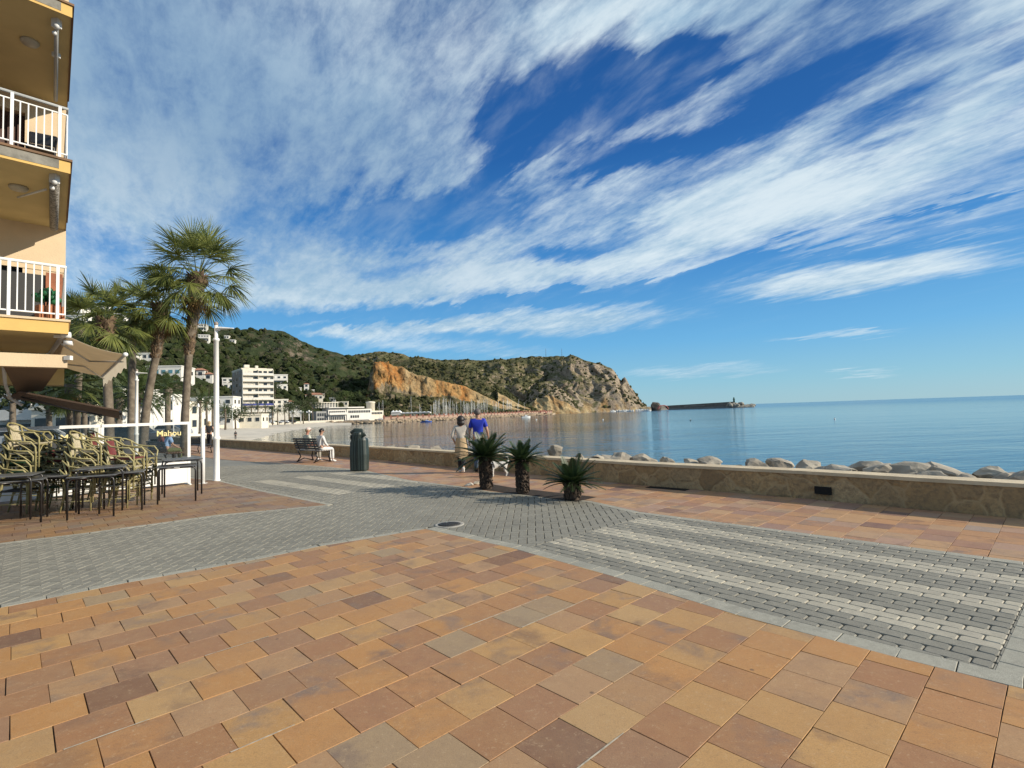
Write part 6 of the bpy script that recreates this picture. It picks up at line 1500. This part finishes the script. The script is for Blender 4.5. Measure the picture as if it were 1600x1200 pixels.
# seated pair on the bench (bench local: +Y towards the sea)
def seated(lean=0.,turn=0.,armf=.22): 
    return dict(pelvis=(0,-.02,.56),waist=(0,-.05,.72),chest=(turn*.1,-.06+lean,.93),neck=(0,-.03+lean,1.10),head=(0,.0+lean,1.23),shL=(-.165,-.05+lean,1.01),shR=(.165,-.05+lean,1.01),elL=(-.22,.02+lean,.76),elR=(.22,.02+lean,.76),wrL=(-.12,armf,.64),wrR=(.12,armf,.64),
      hpL=(-.09,.02,.53),hpR=(.09,.02,.53),knL=(-.10,.42,.53),knR=(.10,.42,.53),anL=(-.10,.45,.10),anR=(.10,.43,.10),toL=(-.12,.60,.03),toR=(.12,.58,.03),face=(.55,1,0),hem=.2)
ba=math.atan2(-.66,.75)
def onbench(s,d_=0): return (-7.5+.75*s-(-.66)*d_*0+.66*d_,19.7-.66*s+.75*d_)
J2=seated(.03); x_,y_=onbench(.62,-.02); person('woman dressed in white sitting on the bench end next to the litter bin',x_,y_,ba,.93,J2,top=wsh,sleeve=1.9,legs=wsh,shoe=wsh,hair=hairb,bulk=.95)
J3=seated(.0); x_,y_=onbench(-.35,-.02); person('woman in a pale sun cap sitting on the bench, left of the one in white',x_,y_,ba,.95,J3,skinm=skin_red,top=cloth('pale_green',(.50,.52,.44)),sleeve=1.,legs=cloth('stone',(.35,.33,.28)),shoe=wsh,hair=blond,cap=cloth('cap_pink',(.72,.58,.52)),bulk=.98)
# brown bench pair seen through the glass
bb_=-42; cb,sb_=math.cos(math.radians(bb_)),math.sin(math.radians(bb_))
J4=seated(.10,0,.32); J4['face']=(-.3,1,0); x_,y_=-14.3+cb*.35,21.6+sb_*.35; person('man in a light blue shirt hunched on the brown bench behind the glass screen',x_,y_,math.radians(bb_),1.,J4,top=cloth('light_blue',(.28,.42,.68)),sleeve=.8,legs=cloth('olive',(.10,.12,.05)),shoe=blk,hair=hairb,bulk=1.1)
J5=seated(.02); J5['face']=(.9,.3,0); x_,y_=-14.3-cb*.45,21.6-sb_*.45; person('person with a ruddy face and dark red top on the brown bench',x_,y_,math.radians(bb_),1.,J5,skinm=skin_red,top=cloth('dark_red',(.16,.04,.035)),sleeve=1.8,legs=blk,shoe=blk,hair=hairb,bulk=1.05)
# woman in black far down the promenade
JB=dict(STAND); JB.update(elL=(-.27,-.05,1.12),wrL=(-.25,.06,.92),elR=(.27,-.05,1.12),wrR=(.25,.08,.93),knL=(-.07,.12,.52),anL=(-.06,.10,.09),toL=(-.07,.27,.03),knR=(.07,0,.5),anR=(.06,-.18,.13),toR=(.06,-.05,.05),hem=-.2)
p=gr(327,700.5); person('blond woman in sleeveless black clothes walking far down the promenade',p.x,p.y,math.radians(25),.97,JB,top=blk,sleeve=.12,legs=blk,shoe=blk,hair=blond,hairlen='long')
JS=dict(STAND); p=at(368,687,96); person('tiny dark clothed figure standing alone on the sandy beach',p.x,p.y,.6,.95,JS,top=blk,sleeve=1.8,legs=blk,shoe=blk,hair=hairb,z=p.z)
# dog ------------------------------------------------------------------
fur=mat('white_fur',(.66,.63,.58),.9,.12,40,.8,bscale=60); dcol=mat('dark_collar',(.03,.03,.035),.6,.1,4)
p=gr(783,745); t=thing('dog','small white dog with a curled tail on a lead beside the cycads','dog',(p.x,p.y,0),math.radians(180+12))
nd=[(0,0,.30,(.075,.085)),(.12,0,.295,(.085,.095)),(.22,0,.31,(.075,.08)),(.27,0,.37,.055),(.31,0,.43,.052),(.37,0,.445,.055),(.43,0,.425,.032),(.47,0,.415,.024),
 (-.10,0,.31,(.07,.075)),(-.16,0,.35,.032),(-.20,0,.42,.034),(-.17,0,.48,.034),(-.12,0,.50,.028),
 (.21,.055,.22,.036),(.215,.058,.13,.024),(.21,.058,.04,.02),(.235,.058,.015,.022),
 (.21,-.055,.22,.036),(.26,-.058,.13,.024),(.25,-.058,.04,.02),(.275,-.058,.015,.022),
 (-.11,.055,.24,.048),(-.08,.06,.17,.032),(-.135,.06,.10,.02),(-.125,.06,.035,.019),(-.10,.06,.015,.022),
 (-.11,-.055,.24,.048),(-.12,-.06,.17,.032),(-.18,-.06,.10,.02),(-.18,-.06,.035,.019),(-.155,-.06,.015,.022)]
ed=[(0,1),(1,2),(2,3),(3,4),(4,5),(5,6),(6,7),(0,8),(8,9),(9,10),(10,11),(11,12),(2,13),(13,14),(14,15),(15,16),(2,17),(17,18),(18,19),(19,20),(8,21),(21,22),(22,23),(23,24),(24,25),(8,26),(26,27),(27,28),(28,29),(29,30)]
skinmesh('body',nd,ed,fur,t)
for s in(-1,1):
    m=MB(); m.add([(.345,s*.03,.485),(.375,s*.055,.47),(.33,s*.06,.47),(.352,s*.065,.40)],[(0,1,3),(0,3,2),(1,2,3),(0,2,1)]); m.build('ear',fur,t)
    m=MB(); m.ell((.415,s*.028,.452),(.008,.006,.008),6,5); m.build('eye',dcol,t)
m=MB(); m.ell((.492,0,.42),(.012,.013,.010),8,6); m.build('nose',dcol,t)
m=MB(); a_=[2*PI*i/16 for i in range(17)]; m.tube([(.19+.03*math.sin(a),.088*math.cos(a),.305+.098*math.sin(a)) for a in a_],.013,6,cap=False); m.build('harness',dcol,t)
hand=Vector((pm.x+.27,pm.y+.05,.86)); dn=Vector((p.x,p.y,0))+Vector((-.18,-.04,.40)); q=[hand.lerp(dn,i/10)+Vector((0,0,-.10*math.sin(PI*i/10))) for i in range(11)]
m=MB(); m.tube(q,.007,5); tag(m.build('dog_lead',dcol),'thin dark lead running from the man in blue to the white dog','dog lead')
